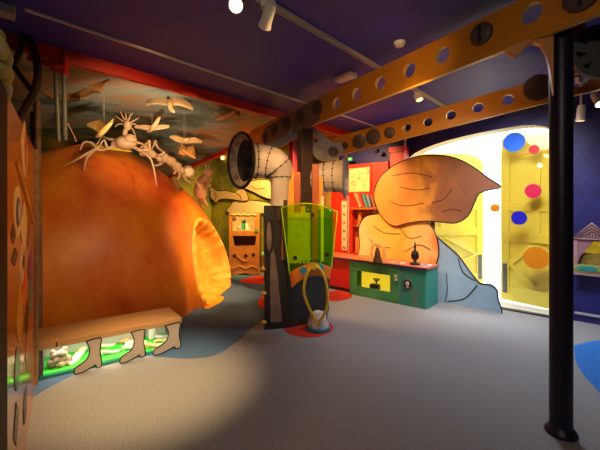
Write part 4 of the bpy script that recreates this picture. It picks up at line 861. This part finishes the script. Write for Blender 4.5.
ex_ = rthing('exit_sign', 'tiny green and white running-man exit sign on the red header', 'sign', s0 + sx(349.5, 158.5), US); ex_.location.z = sz(349.5, 161)
b = MB(); b.box(-.06, .07, -.02, -.001, 0, .07); b.build('plate', mat('exit_green', (.02, .35, .08), .4, emit=(.02, .5, .1), estr=.3), ex_)
b = MB(); b.box(-.045, -.015, -.023, -.02, .015, .055); b.prism([(.0, .035), (.025, .015), (.025, .028), (.055, .028), (.055, .042), (.025, .042), (.025, .055)], -.023, -.02); b.build('symbol', M_white, ex_)
# books on the ledge and in the bay
def book(label, a, u, z, w_, d_, h_, col, lean=0.0, group='books and boards leaning on the ledge of the red shelf unit'):
    o = rthing('book', label, 'book', a, u, group); o.location.z = z; o.rotation_euler = (0, lean, ROT)
    b = MB(); b.box(0, w_, 0, d_, 0, h_); b.build('cover', mat('book' + str(col), col, .5), o, bevel=.003)
    b = MB(); b.box(w_ * .12, w_ * .88, -.001 + .004, d_ - .004, .004, h_ + .002); b.build('pages', M_cream, o); return o
zl = zh - .009; Lx = lambda px: s0 + sx(px, 210)
book('long tan board leaning left on the red ledge', Lx(362), US - .095, zl, .035, .08, .30, (.60, .36, .16), -.42)
book('dark red book leaning beside the tan board', Lx(365.5), US - .095, zl, .04, .08, .28, (.35, .02, .02), -.40)
book('teal book in the leaning row on the ledge', Lx(368.5), US - .095, zl, .05, .08, .27, (.06, .26, .26), -.38)
book('blue-grey book in the leaning row on the ledge', Lx(372), US - .095, zl, .05, .08, .25, (.16, .22, .32), -.36)
book('brown book at the right end of the leaning row', Lx(376), US - .095, zl, .045, .08, .23, (.30, .10, .04), -.32)
zb2 = ZW
book('tall orange book standing in the bay behind the painted cut-out', Lx(357.5), US + .022, zh - .374, .06, .1, .24, (.75, .20, .02), 0, 'orange books in the bay'); 
book('orange book lying against the bay side, lower level', Lx(355), US + .01, ZW, .10, .10, .30, (.80, .24, .03), .0, 'orange books in the bay')
book('small yellow-orange box standing in front of the orange books', Lx(360.5), US + .03, ZW, .08, .08, .16, (.85, .42, .05), .0, 'orange books in the bay')
# arch-topped stand with a dark bell and black pedestal ornament on the worktop
p = on_z(377.5, 262.5, ZW); st = thing('arched_stand', 'orange arch-topped stand holding a dark brown bell on the worktop', 'stand', p, ROT)
b = MB(); o_ = [(-.14, 0)] + [(-.14 * math.cos(PI * k / 14), .20 + .14 * math.sin(PI * k / 14)) for k in range(15)] + [(.14, 0)]; i_ = [(.10, 0)] + [(.10 * math.cos(PI * k / 14), .20 + .10 * math.sin(PI * k / 14)) for k in range(15)] + [(-.10, 0)]
b.prism(o_ + i_, -.02, .02); b.build('arch', mat('light_orange_arch', (.85, .48, .14), .5), st, bevel=.003)
b = MB(); b.lathe([(.075, 0), (.07, .05), (.05, .12), (.045, .17), (.03, .22), (.02, .25), (0, .255)], n=16); b.build('bell', M_dk, st, smooth=True)
p = on_z(415, 264.5, ZW); pn = thing('pedestal_ornament', 'black pedestal ornament with bulbous body and thin spire on the right end of the worktop', 'ornament', p, ROT)
b = MB(); b.lathe([(.085, 0), (.085, .02), (.05, .03), (.022, .045), (.02, .07)], n=20); b.build('base', M_line, pn, smooth=True)
b = MB(); b.lathe([(.02, .07), (.055, .09), (.065, .13), (.062, .17), (.045, .2), (.05, .205), (.05, .215), (.02, .225), (.014, .25), (.02, .29), (.012, .31), (.008, .36), (0, .365)], n=20); b.build('bulb', mat('black_enamel', (.012, .012, .012), .25), pn, smooth=True)
for px, py, lab, nm, w_, d_, col in ((362, 259.5, 'flat orange booklet lying on the worktop left of the arched stand', 'booklet', .22, .16, (.72, .25, .04)), (398, 263, 'flat cream sheet lying on the worktop between arched stand and black ornament', 'sheet', .20, .14, (.80, .65, .45)), (426, 265.5, 'pale blue card lying on the right end of the worktop', 'card', .14, .12, (.45, .55, .70))):
    p = on_z(px, py, ZW); o = thing(nm, lab, nm, p, ROT); b = MB(); b.box(-w_ / 2, w_ / 2, -d_ / 2, d_ / 2, 0, .012); b.build('cover', mat('paper' + str(col), col, .6), o)
    b = MB(); b.box(-w_ * .35, w_ * .2, -d_ * .3, d_ * .3, .012, .014); b.build('picture', mat('rust_brown_ink', (.2, .05, .01)), o)
# ------------------------------------------------------------------ large painted cut-out boards behind the worktop (plain rounded shapes)
pq = uplane(5.665); q0 = pq.px(440, 300); cut = thing('painted_cutout', 'large brown and orange painted leaf-shaped board on a blue wedge, behind the worktop', 'cut-out', W(5.665, -au(440, 300, 5.665)[0], 0), 0)
def blend_mat(name, stops, pl_, root, pxa, pxb):
    m = bpy.data.materials.new(name); m.use_nodes = True; nt = m.node_tree; bs = nt.nodes['Principled BSDF']; bs.inputs['Roughness'].default_value = .5
    Li = inv(root); a_ = Li(pl_.at(*((pl_.px(*pxa)[0]), 0, pl_.px(*pxa)[1]))); c_ = Li(pl_.at(*((pl_.px(*pxb)[0]), 0, pl_.px(*pxb)[1]))); d = c_ - a_
    tc = nt.nodes.new('ShaderNodeTexCoord'); s1_ = nt.nodes.new('ShaderNodeVectorMath'); s1_.operation = 'SUBTRACT'; s1_.inputs[1].default_value = a_
    dt = nt.nodes.new('ShaderNodeVectorMath'); dt.operation = 'DOT_PRODUCT'; dt.inputs[1].default_value = d / d.length_squared
    n = nt.nodes.new('ShaderNodeTexNoise'); n.inputs['Scale'].default_value = 2.2; n.inputs['Detail'].default_value = 3; n.inputs['Distortion'].default_value = .7
    ma = nt.nodes.new('ShaderNodeMath'); ma.operation = 'MULTIPLY_ADD'; ma.inputs[1].default_value = .55; mb_ = nt.nodes.new('ShaderNodeMath'); mb_.operation = 'SUBTRACT'; mb_.inputs[1].default_value = .27
    r = nt.nodes.new('ShaderNodeValToRGB'); e = r.color_ramp.elements
    e[0].position, e[0].color = stops[0][0], (*stops[0][1], 1); e[1].position, e[1].color = stops[-1][0], (*stops[-1][1], 1)
    for t, c in stops[1:-1]: q = e.new(t); q.color = (*c, 1)
    L_ = nt.links.new; L_(tc.outputs['Object'], s1_.inputs[0]); L_(s1_.outputs[0], dt.inputs[0]); L_(tc.outputs['Object'], n.inputs['Vector']); L_(n.outputs['Fac'], ma.inputs[0]); L_(dt.outputs['Value'], ma.inputs[2]); L_(ma.outputs[0], mb_.inputs[0]); L_(mb_.outputs[0], r.inputs[0]); L_(r.outputs[0], bs.inputs['Base Color']); return m
M_leafp = blend_mat('brown_leaf_paint', [(0, (.66, .27, .04)), (.28, (.55, .21, .04)), (.42, (.72, .33, .05)), (.55, (.38, .14, .04)), (.75, (.24, .085, .035)), (1, (.20, .075, .035))], pq, cut, (374, 195), (500, 185))
M_mid = blend_mat('orange_cream_paint', [(0, (.84, .56, .26)), (.3, (.82, .42, .07)), (.55, (.82, .34, .03)), (.8, (.82, .48, .15)), (1, (.78, .16, .01))], pq, cut, (360, 235), (440, 235))
M_blu = blend_mat('blue_wedge_paint', [(0, (.26, .36, .46)), (.5, (.36, .52, .64)), (1, (.26, .40, .52))], pq, cut, (425, 240), (500, 305))
vpan(cut, 'blue_wedge', M_blu, [(424, 305.5), (424, 236), (434, 236.5), (446, 246), (457, 256), (468, 271), (479, 284), (489, 285), (496, 291), (497, 300), (501, 314.2), (490, 313), (470, 310.5), (445, 307)], pq, -.10, -.065, n=3, outline=.011)
stroke(cut, pq, [(447, 302), (462, 300), (470, 293), (476, 286)], -.062, .008); stroke(cut, pq, [(445, 274), (446, 290), (444, 302)], -.062, .008); stroke(cut, pq, [(457, 259), (462, 273), (474, 281)], -.062, .007)
vpan(cut, 'orange_board', M_mid, [(361, 266), (359, 245), (358, 228), (364, 217), (376, 214), (392, 214), (408, 213), (424, 219), (434, 232), (438, 248), (436, 262), (425, 268)], pq, -.065, -.032, n=3, outline=.009)
for ln in ([(372, 226), (384, 233), (400, 234)], [(398, 226), (408, 238), (421, 236)], [(404, 252), (418, 245), (430, 250)], [(368, 238), (376, 246), (390, 248)]): stroke(cut, pq, ln, -.029, .007)
vpan(cut, 'brown_leaf', M_leafp, [(376, 205), (374, 193), (379, 179), (390, 168), (404, 160.5), (420, 156), (438, 155), (456, 158), (472, 166), (487, 177), (501, 187), (489, 190), (479, 194), (474, 204), (468, 216), (456, 223), (441, 222), (425, 221), (408, 223), (394, 226), (382, 217)], pq, -.03, .005, n=3, outline=.010)
for ln in ([(392, 176), (412, 173), (432, 177)], [(388, 200), (404, 206), (424, 203)], [(432, 203), (444, 199), (452, 189)], [(442, 212), (452, 209), (462, 211)], [(400, 187), (416, 190), (430, 188)]): stroke(cut, pq, ln, .008, .006)
b = MB(); f = pq.f(cut); x, z = pq.px(400, 250)
for px in (372, 430):
    x, z = pq.px(px, 210); b.box(0, 0, 0, 0, 0, 0) if False else b.prism([(x - .04, 0), (x + .04, 0), (x + .04, z), (x - .04, z)], -.118, -.101, f=f)
b.prism([(pq.px(368, 220)[0], .9), (pq.px(434, 220)[0], .9), (pq.px(434, 220)[0], 1.0), (pq.px(368, 220)[0], 1.0)], -.118, -.101, f=f)
b.build('support_frame', M_dk, cut)
# ------------------------------------------------------------------ puppet-theatre case on the wall right of the doorway
UT = 5.92
xl, _ = au(572, 250, UT); xc, zap = au(592, 222, UT); _, zev = au(572, 238, UT); _, zb0 = au(572, 274, UT)
hw = xc - xl
th_ = rthing('theatre_case', 'pinkish-brown gabled toy-theatre case with yellow lit stage on the navy wall', 'display case', xc, UT); th_.location.z = 0
M_pink = mat('pinkish_brown_board', (.36, .20, .19), .6, col2=(.42, .25, .23), scale=6)
ol, orr = -hw + .06, hw - .06; zt_ = zev - .03; zl_ = au(580, 264, UT)[1]
b = MB(); b.prism([(-hw, zb0), (hw, zb0), (hw, zev), (0, zap), (-hw, zev)], -.02, .0, [[(ol, zl_), (orr, zl_), (orr, zt_), (ol, zt_)]]); b.build('gable_front', M_pink, th_, bevel=.003)
b = MB(); b.box(-hw + .02, hw - .02, 0, UW - UT - .002, zb0 + .01, zl_); b.box(-hw + .02, ol, 0, UW - UT - .002, zl_, zt_); b.box(orr, hw - .02, 0, UW - UT - .002, zl_, zt_); b.box(-hw + .02, hw - .02, 0, UW - UT - .002, zt_, zev); b.build('box', M_pink, th_)
b = MB(); b.box(ol, orr, .10, .112, zl_, zt_); b.build('stage_picture', mat('stage_yellow', (.80, .55, .03), .5, col2=(.22, .13, .01), scale=9, emit=(.75, .50, .02), estr=.25), th_)
b = MB(); b.box(ol, orr, .02, .06, zl_, zl_ + (zt_ - zl_) * .48); b.build('stage_front', mat('olive_brown_stage', (.16, .11, .01), .6, col2=(.30, .20, .02), scale=10), th_, bevel=.003)
b = MB(); b.prism([(ol, zt_), (ol + .16, zt_), (ol + .10, zt_ - .10), (ol + .03, zt_ - .2), (ol, zl_)], -.012, .004); b.build('curtain', mat('mauve_curtain', (.30, .14, .16), .7), th_)
b = MB(); _, zpq = au(588, 268.5, UT); b.prism(circ(-.05, zpq, .11, .035, 24), -.035, -.02); b.build('oval_plaque', mat('teal_plaque', (.03, .28, .26), .4), th_, bevel=.003)
b = MB(); b.prism(circ(-.05, zpq, .15, .055, 24), -.028, -.018); b.build('plaque_rim', mat('lime_plaque_rim', (.30, .38, .05), .5), th_)
b = MB()
for k in range(3): b.tube([(-hw * (.94 - .12 * k), -.024, zev + .012 + .0 * k), (0, -.024, zap - .03 - .045 * k), (hw * (.94 - .12 * k), -.024, zev + .012)], .008, 6)
b.tube([(-hw, -.024, zev - .01), (hw, -.024, zev - .01)], .010, 6)
for k in range(9): b.tube([(-hw * .6 + k * hw * .15, -.024, zev + .02), (-hw * .56 + k * hw * .15, -.024, zev + .07)], .006, 5)
b.build('carved_lines', mat('dark_mauve_line', (.13, .06, .07), .6), th_)
# white wall trunking
b = MB(); x, z = au(584, 318, UW); b.box(x - .1, x + .6, -.02, 0, .10, .13); o = b.build('wall_trunking', mat('white_trim', (.4, .4, .45), .5)); o.location = W(UW - .002, 0, 0); o.rotation_euler.z = ROT; struct(o)
o.name = 'baseboard_door'
b = MB(); x, _ = au(406, 160, UW); b.box(x - .02, x + .005, -.02, 0, 1.6, ZC); o = b.build('trim_6', M_whiteg); o.location = W(UW - .002, 0, 0); o.rotation_euler.z = ROT; struct(o)
# ------------------------------------------------------------------ nook: console cabinet, small table, painted boards on the wall
Yc = 7.75; bx0, bx1 = P(229, 260, Yc).x, P(259.5, 260, Yc).x; kc = thing('puzzle_console', 'orange-brown wooden console with a lit display window and wavy carved foot, in the nook', 'console', (bx0, Yc, 0)); cw = bx1 - bx0
Zc = lambda y: EYE + (HY - y) * Yc / F
M_cons = mat('console_wood', (.50, .17, .035), .5, col2=(.60, .23, .05), scale=5)
b = MB(); b.prism([(0, Zc(213)), (cw, Zc(212)), (cw, .02), (cw * .8, .0), (cw * .5, .05), (cw * .2, .0), (0, .03)], 0, .03, [[(.06, Zc(217)), (cw * .83, Zc(217)), (cw * .83, Zc(231)), (.06, Zc(231))], [(.08, Zc(236)), (cw * .9, Zc(236)), (cw * .85, Zc(246)), (.12, Zc(246))]]); b.build('front', M_cons, kc, bevel=.004)
b = MB(); b.box(.0, .03, .03, .40, .03, Zc(213)); b.box(cw - .03, cw, .03, .40, .03, Zc(213)); b.box(.03, cw - .03, .03, .40, Zc(214.5), Zc(213)); b.box(.03, cw - .03, .37, .40, .03, Zc(214.5)); b.box(.03, cw - .03, .03, .37, Zc(233), Zc(232)); b.box(.03, cw - .03, .03, .37, Zc(248), Zc(247)); b.build('carcass', mat('dark_console_wood', (.16, .05, .015), .6), kc)
b = MB(); b.box(.05, cw * .86, .14, .15, Zc(231.5), Zc(216)); b.build('display_back', mat('lit_orange_back', (.85, .45, .05), .5, emit=(.9, .5, .08), estr=.5), kc)
for x_, y_, r_, c_ in ((.10, 219.5, .045, (.85, .75, .6)), (.42, 226, .03, (.1, .4, .3)), (.22, 229, .03, (.3, .5, .45)), (.60, 229, .035, (.8, .6, .4))):
    b = MB(); b.prism(circ(x_ * cw + .03, Zc(y_), r_, r_, 14), .10, .13); b.build('display_token', mat('token' + str(c_), c_, .5), kc)
for x_, y0_, y1_, w_, c_ in ((.40, 221, 230, .05, (.05, .42, .30)), (.47, 220, 230, .03, (.02, .22, .20)), (.54, 222.5, 230, .05, (.85, .8, .65)), (.30, 225, 230, .06, (.6, .55, .35)), (.70, 226, 230, .06, (.5, .3, .15))):
    b = MB(); b.box(x_ * cw, x_ * cw + w_, .06, .12, Zc(y1_), Zc(y0_)); b.build('display_block', mat('block' + str(c_), c_, .5), kc)
b = MB()
for k in range(12): b.ell((cw * (.1 + .07 * k), -.005, Zc(214.6 + .6 * math.sin(k * 1.9))), .028, .012, .014, 8, 5)
b.build('carved_crest', M_cream, kc, smooth=True)
b = MB(); b.prism(circ(cw * .90, Zc(230), .04, .04, 16), -.02, 0); b.build('green_knob', mat('green_knob', (.10, .35, .06), .4), kc)
for x_, y_ in ((.18, 256), (.55, 256), (.80, 255)): 
    b = MB(); b.prism(circ(cw * x_, Zc(y_), .04, .045, 14), -.004, .001); b.build('dark_hole', M_line, kc)
b = MB(); b.tube([(cw * t, -.008, Zc(258 - 3 * math.sin(t * 9))) for t in [.25 + .05 * i for i in range(8)]], .012, 6); b.tube([(cw * (.05 + .09 * i), -.008, Zc(267 + 1.5 * math.sin(i * 1.4))) for i in range(11)], .012, 6); b.build('carved_wave', mat('light_console_wood', (.68, .33, .10), .5), kc)
Yt = 7.9; tb = thing('low_table', 'small orange table with a green and teal game top right of the wooden console', 'table', (P(262, 260, Yt).x, Yt, 0)); tw = P(276, 260, Yt).x - P(260, 260, Yt).x
Zt = lambda y: EYE + (HY - y) * Yt / F
tz = Zt(254)
b = MB(); b.box(-.02, tw, 0, .45, tz - .05, tz); b.build('top', mat('teal_game_top', (.02, .36, .24), .4, col2=(.30, .45, .08), scale=7), tb, bevel=.004)
b = MB(); b.box(.0, tw - .02, .05, .40, tz - .25, tz - .05); b.build('apron', M_wood, tb)
for x_ in (.03, tw - .09):
    for y_ in (.06, .34): b = MB(); b.box(x_, x_ + .06, y_, y_ + .06, 0, tz - .25); b.build('leg', M_wood, tb)
b = MB(); b.box(.02, tw - .04, .36, .38, tz, tz + .22); b.build('back_board', mat('olive_lit_board', (.45, .40, .03), .5, col2=(.10, .40, .20), scale=6), tb)
un = uplane(6.0)
def nook_board(label, pts, m, d, lines=()):
    c = un.px(*pts[0]); o = thing('painted_board', label, 'painted board', un.at(c[0], d, 0), 0, 'painted boards on the green mural'); o.location.z = c[1]
    vpan(o, 'board', m, pts, un, d - .02, d, n=3, outline=.012)
    for l in lines: stroke(o, un, l, d + .004, .009)
    return o
M_t1 = mat('peachy_board', (.62, .38, .20), .65, col2=(.70, .45, .25), scale=4); M_t2 = mat('pale_board', (.72, .50, .30), .65, col2=(.78, .58, .36), scale=4)
nook_board('tan scalloped board with lobed left end on the green mural', [(212, 192), (211, 189), (214, 187), (217, 190), (221, 191), (228, 190.5), (236, 192.5), (240, 189.5), (246, 189.5), (249, 194), (250, 200), (243, 201), (234, 199.5), (225, 199), (220, 200.5), (218, 203), (215, 200.5), (212, 197)], M_t1, .06, [[(238, 193), (242, 196), (243, 200)], [(216, 192), (218, 196), (217, 200)]])
nook_board('pale rounded hill-shaped board on the green mural above the console', [(230, 213), (231, 206), (236, 201), (246, 200), (258, 200.5), (270, 203), (276, 208), (276, 213)], M_t2, .03)
nook_board('tan bumpy board partly hidden behind the left funnel', [(244, 187), (250, 182), (258, 180), (268, 180), (276, 183), (278, 192), (272, 199), (262, 196), (254, 192)], M_t1, .03, [[(252, 186), (258, 189), (266, 188)]])
nl = thing('small_wall_lamp', 'tiny lit lamp under the sloping red trim at the back of the nook', 'lamp', un.at(*(un.px(224, 158)[0], .05, 0)), 0); nl.location.z = un.px(224, 158)[1]; nlL = inv(nl)
b = MB(); b.ell((0, 0, 0), .06, .06, .06, 12, 8); b.build('bulb', mat('warm_bulb', (1, .7, .4), .4, emit=(1, .55, .2), estr=2.0), nl, smooth=True)
b = MB(); b.tube([(0, 0, .05), (0, 0, .15), tuple(U * .05 + Vector((0, 0, .15)))], .015, 6); b.build('bracket', M_dk, nl)
# ------------------------------------------------------------------ ceiling fittings
def cz(px, py, z=ZC): Y = F * (z - EYE) / (HY - py); return Vector(((px - CX) / F * Y, Y, z))
p, q = cz(25, 8), cz(420, 141); dr = math.atan2(q.y - p.y, q.x - p.x)
b = MB(); b.box(0, (q - p).length, -.011, .011, -.02, 0); o = b.build('ceiling_trunking', M_white); o.location = p; o.rotation_euler.z = dr; tag(o, 'thin white cable trunking running along the dark purple ceiling', 'cable trunking')
p, q = cz(263, -2), cz(449, 107.5); dr = math.atan2(q.y - p.y, q.x - p.x); TL = (q - p).length
tr = thing('lighting_track', 'pale lighting track running diagonally across the ceiling behind the mustard beam', 'lighting track', p, dr)
b = MB(); b.box(-.3, TL, -.022, .022, -.035, 0); b.build('rail', mat('beige_rail', (.55, .47, .40), .45), tr, bevel=.003)
b = MB(); b.box(-.3, TL, -.008, .008, -.037, -.034); b.build('groove', mat('grey_groove', (.25, .21, .18), .5), tr)
def spotl(label, px, py, Y, tgt, lit, col=(1, .62, .28)):
    c = P(px, py, Y); o = thing('track_spotlight', label, 'spotlight', (c.x, c.y, ZC - .03), 0, 'track spotlights'); L = inv(o); d = (Vector(tgt) - c).normalized()
    b = MB(); b.box(-.05, .05, -.03, .03, -.07, 0); b.tube([(0, 0, -.06), L(c)], .012, 8); b.build('mount', M_white, o, bevel=.003)
    b = MB(); b.lathe([(.0, -.09), (.035, -.088), (.042, -.05), (.042, .05), (.05, .09)], L(c), d, 18); b.build('lamp_head', M_white, o, smooth=True)
    b = MB(); b.disc(L(c + d * .085), d, .042, .012, 18); b.build('lens', mat('lit_lens', (1, .8, .5), .3, emit=(1, .66, .30), estr=14) if lit else mat('warm_lens', (.9, .75, .55), .3, emit=(1, .66, .3), estr=1.2), o); return o
spotl('lit spotlight at the top edge left of the pale lighting track', 237, 5, 2.28, (-.25, .3, 1.7), True)
spotl('unlit boxy spotlight near the upper end of the pale lighting track', 268, 15, 2.42, (-1.4, 5.0, 1.2), False)
spotl('small spotlight on the far end of the pale track seen below the mustard beam', 418, 94, 4.45, (1.9, 3.4, .2), False)
spotl('lit spotlight at the upper right below the toothed disc', 597, 99, 3.75, (3.0, 2.2, .6), True)
spotl('mauve-lit double spotlight hanging right of the dark post', 581, 113, 3.9, (3.2, 4.2, .0), False)
p = cz(345.5, 75); eb = thing('emergency_light', 'small pale rectangular box light on the ceiling beside the mustard beam', 'ceiling light', p, math.atan2(.743, .669)); eb.rotation_euler.z = -A42 + PI / 2 - .15
b = MB(); b.box(-.06, .06, -.13, .13, -.05, 0); b.build('housing', mat('beige_rail', (.55, .47, .4)), eb, bevel=.01); b = MB(); b.box(-.05, .05, -.12, .12, -.056, -.05); b.build('diffuser', M_white, eb)
p = cz(399.5, 42); sd = thing('smoke_detector', 'round white smoke detector on the ceiling above the mustard beam', 'smoke detector', p)
b = MB(); b.lathe([(.052, 0), (.052, -.015), (.045, -.025), (.045, -.03), (.035, -.042), (0, -.045)]); b.build('body', M_white, sd, smooth=True); b = MB(); b.torus((0, 0, -.032), (0, 0, 1), .040, .004, 20, 6); b.build('vent_ring', mat('grey_groove', (.25, .21, .18)), sd)
p = cz(5, 6); sb = thing('ceiling_box', 'pale grey box fitting on the ceiling in the upper left corner', 'ceiling box', p, A42)
b = MB(); b.box(-.06, .06, -.07, .07, -.07, 0); b.build('housing', mat('dim_grey_box', (.45, .42, .36), .5), sb, bevel=.01); b = MB(); b.box(-.05, .05, -.072, -.068, -.06, -.01); b.build('cover', M_white, sb)
# ------------------------------------------------------------------ light
def spot(name, loc, tgt, power, angle, blend, col=(1, .60, .27), r=.04):
    l = bpy.data.lights.new(name, 'SPOT'); l.energy = power; l.spot_size = math.radians(angle); l.spot_blend = blend; l.color = col; l.shadow_soft_size = r
    o = bpy.data.objects.new(name, l); C.objects.link(o); o.location = loc; d = Vector(tgt) - Vector(loc); o.rotation_euler = d.to_track_quat('-Z', 'Y').to_euler(); return o
def area(name, loc, tgt, power, sx_, sy_, col):
    l = bpy.data.lights.new(name, 'AREA'); l.shape = 'RECTANGLE'; l.size = sx_; l.size_y = sy_; l.energy = power; l.color = col
    o = bpy.data.objects.new(name, l); C.objects.link(o); o.location = loc; d = Vector(tgt) - Vector(loc); o.rotation_euler = d.to_track_quat('-Z', 'Y').to_euler(); return o
WARM = (1, .56, .22); COOL = (.78, .82, 1.0)
spot('lamp_peach_front', (-.9, 2.6, 3.0), (-3.0, 5.2, 1.0), 75, 80, .9, WARM)
spot('lamp_peach_side', (.5, 5.0, 2.95), (-1.5, 6.0, .9), 560, 50, .8, WARM)
spot('lamp_peach_top', (-.9, 3.7, 2.85), (-2.5, 5.6, 2.3), 70, 50, .9, WARM)
spot('lamp_floor_pool', (-.6, 2.3, 3.05), (-1.4, 3.1, 0), 520, 42, 1, (1, .66, .32))
spot('fill_sky', (-1.5, 3.3, 2.1), (-2.75, 6.0, 3.1), 105, 72, 1.0, (1, .86, .64))  # unseen spot in mid-air, added to brighten the sky mural
spot('lamp_machine', (.1, 2.3, 3.0), (-.05, 4.4, 1.6), 185, 46, .8, WARM)
spot('lamp_machine_back', (.9, 5.3, 2.6), (.1, 4.5, 1.2), 25, 80, .8, WARM)
spot('lamp_cutout', (1.75, 4.45, 3.0), (1.55, 5.6, 1.45), 60, 75, .8, WARM)
spot('lamp_desk', (.9, 4.7, 2.9), (1.3, 5.4, .5), 110, 70, .9, (1, .70, .40))
spot('lamp_shelves', (.2, 5.4, 3.0), (1.1, 6.7, 1.7), 340, 80, .8, WARM)
spot('lamp_nook', tuple(W(4.75, 5.3, 2.95)), (-1.2, 9.0, 1.3), 560, 100, .8, (1, .68, .18))
spot('lamp_beams', (.6, 2.3, 2.8), (.97, 3.29, 2.87), 9, 75, 1, WARM)
spot('fill_board', (.4, 2.4, 3.0), (-1.8, 2.3, 1.6), 65, 60, 1, WARM)  # added spot without a fitting, lifts the orange of the glossy board
spot('fill_room', (-.2, -.8, 3.0), (.9, 3.2, .2), 80, 110, 1, (1, .80, .62), .15)  # added warm fill behind the camera, no fixture in the room
spot('fill_room_right', (2.2, 4.2, 3.0), (1.9, 3.7, 0), 150, 140, 1, COOL, .2)  # added cool fill that lifts the floor near the doorway
spot('fill_door', (2.6, 4.05, 3.0), tuple(W(6.2, 1.1, 1.3)), 185, 100, .9, (.92, .94, 1.0), .4)  # added fill to brighten door leaves, dots and the wall around
spot('fill_beam_back', (1.1, 2.9, 2.5), (1.6, 4.2, 2.6), 22, 110, 1, WARM)  # added fill for the rear mustard beam, which has no lamp of its own
# strip of lamps inside the shoe case
p = case_at(CL / 2, .10); p.z = .292; o = area('lamp_case', p, p + Vector((0, 0, -1)), 4.2, CL * .9, .05, (1, .88, .66)); o.rotation_euler = (0, 0, cang)
# daylight
w = bpy.data.worlds.new('World'); bpy.context.scene.world = w; w.use_nodes = True; nt = w.node_tree
bg = nt.nodes['Background']; bg.inputs[0].default_value = (.84, .90, 1.0, 1); bg.inputs[1].default_value = 1.0
sun = bpy.data.lights.new('sun', 'SUN'); sun.energy = 9; sun.angle = .02; so = bpy.data.objects.new('sun', sun); C.objects.link(so); so.rotation_euler = (W(0, 0, -.87) + U * .5 - V * .1).to_track_quat('-Z', 'Y').to_euler()
dl = area('daylight_fill', W(7.3, 1.6, 3.7), W(4.5, 1.6, .4), 160, 2.6, 1.2, (.86, .92, 1.0))  # unseen area lamp above the arch, added to strengthen the daylight indoors
# ------------------------------------------------------------------ camera
cd_ = bpy.data.cameras.new('camera'); co = bpy.data.objects.new('camera', cd_); C.objects.link(co); co.location = (0, 0, EYE); co.rotation_euler = (PI / 2, 0, 0)
cd_.sensor_width = 36; cd_.lens = 36 * F / 600; cd_.shift_y = -(225 - HY) / 600; cd_.clip_start = .02
sc = bpy.context.scene; sc.camera = co
sc.view_settings.view_transform = 'Standard'; sc.view_settings.look = 'None'; sc.view_settings.exposure = .6; sc.view_settings.gamma = 1
sc.view_settings.use_curve_mapping = False
sc.cycles.max_bounces = 8; sc.cycles.transparent_max_bounces = 16; sc.cycles.sample_clamp_indirect = 6
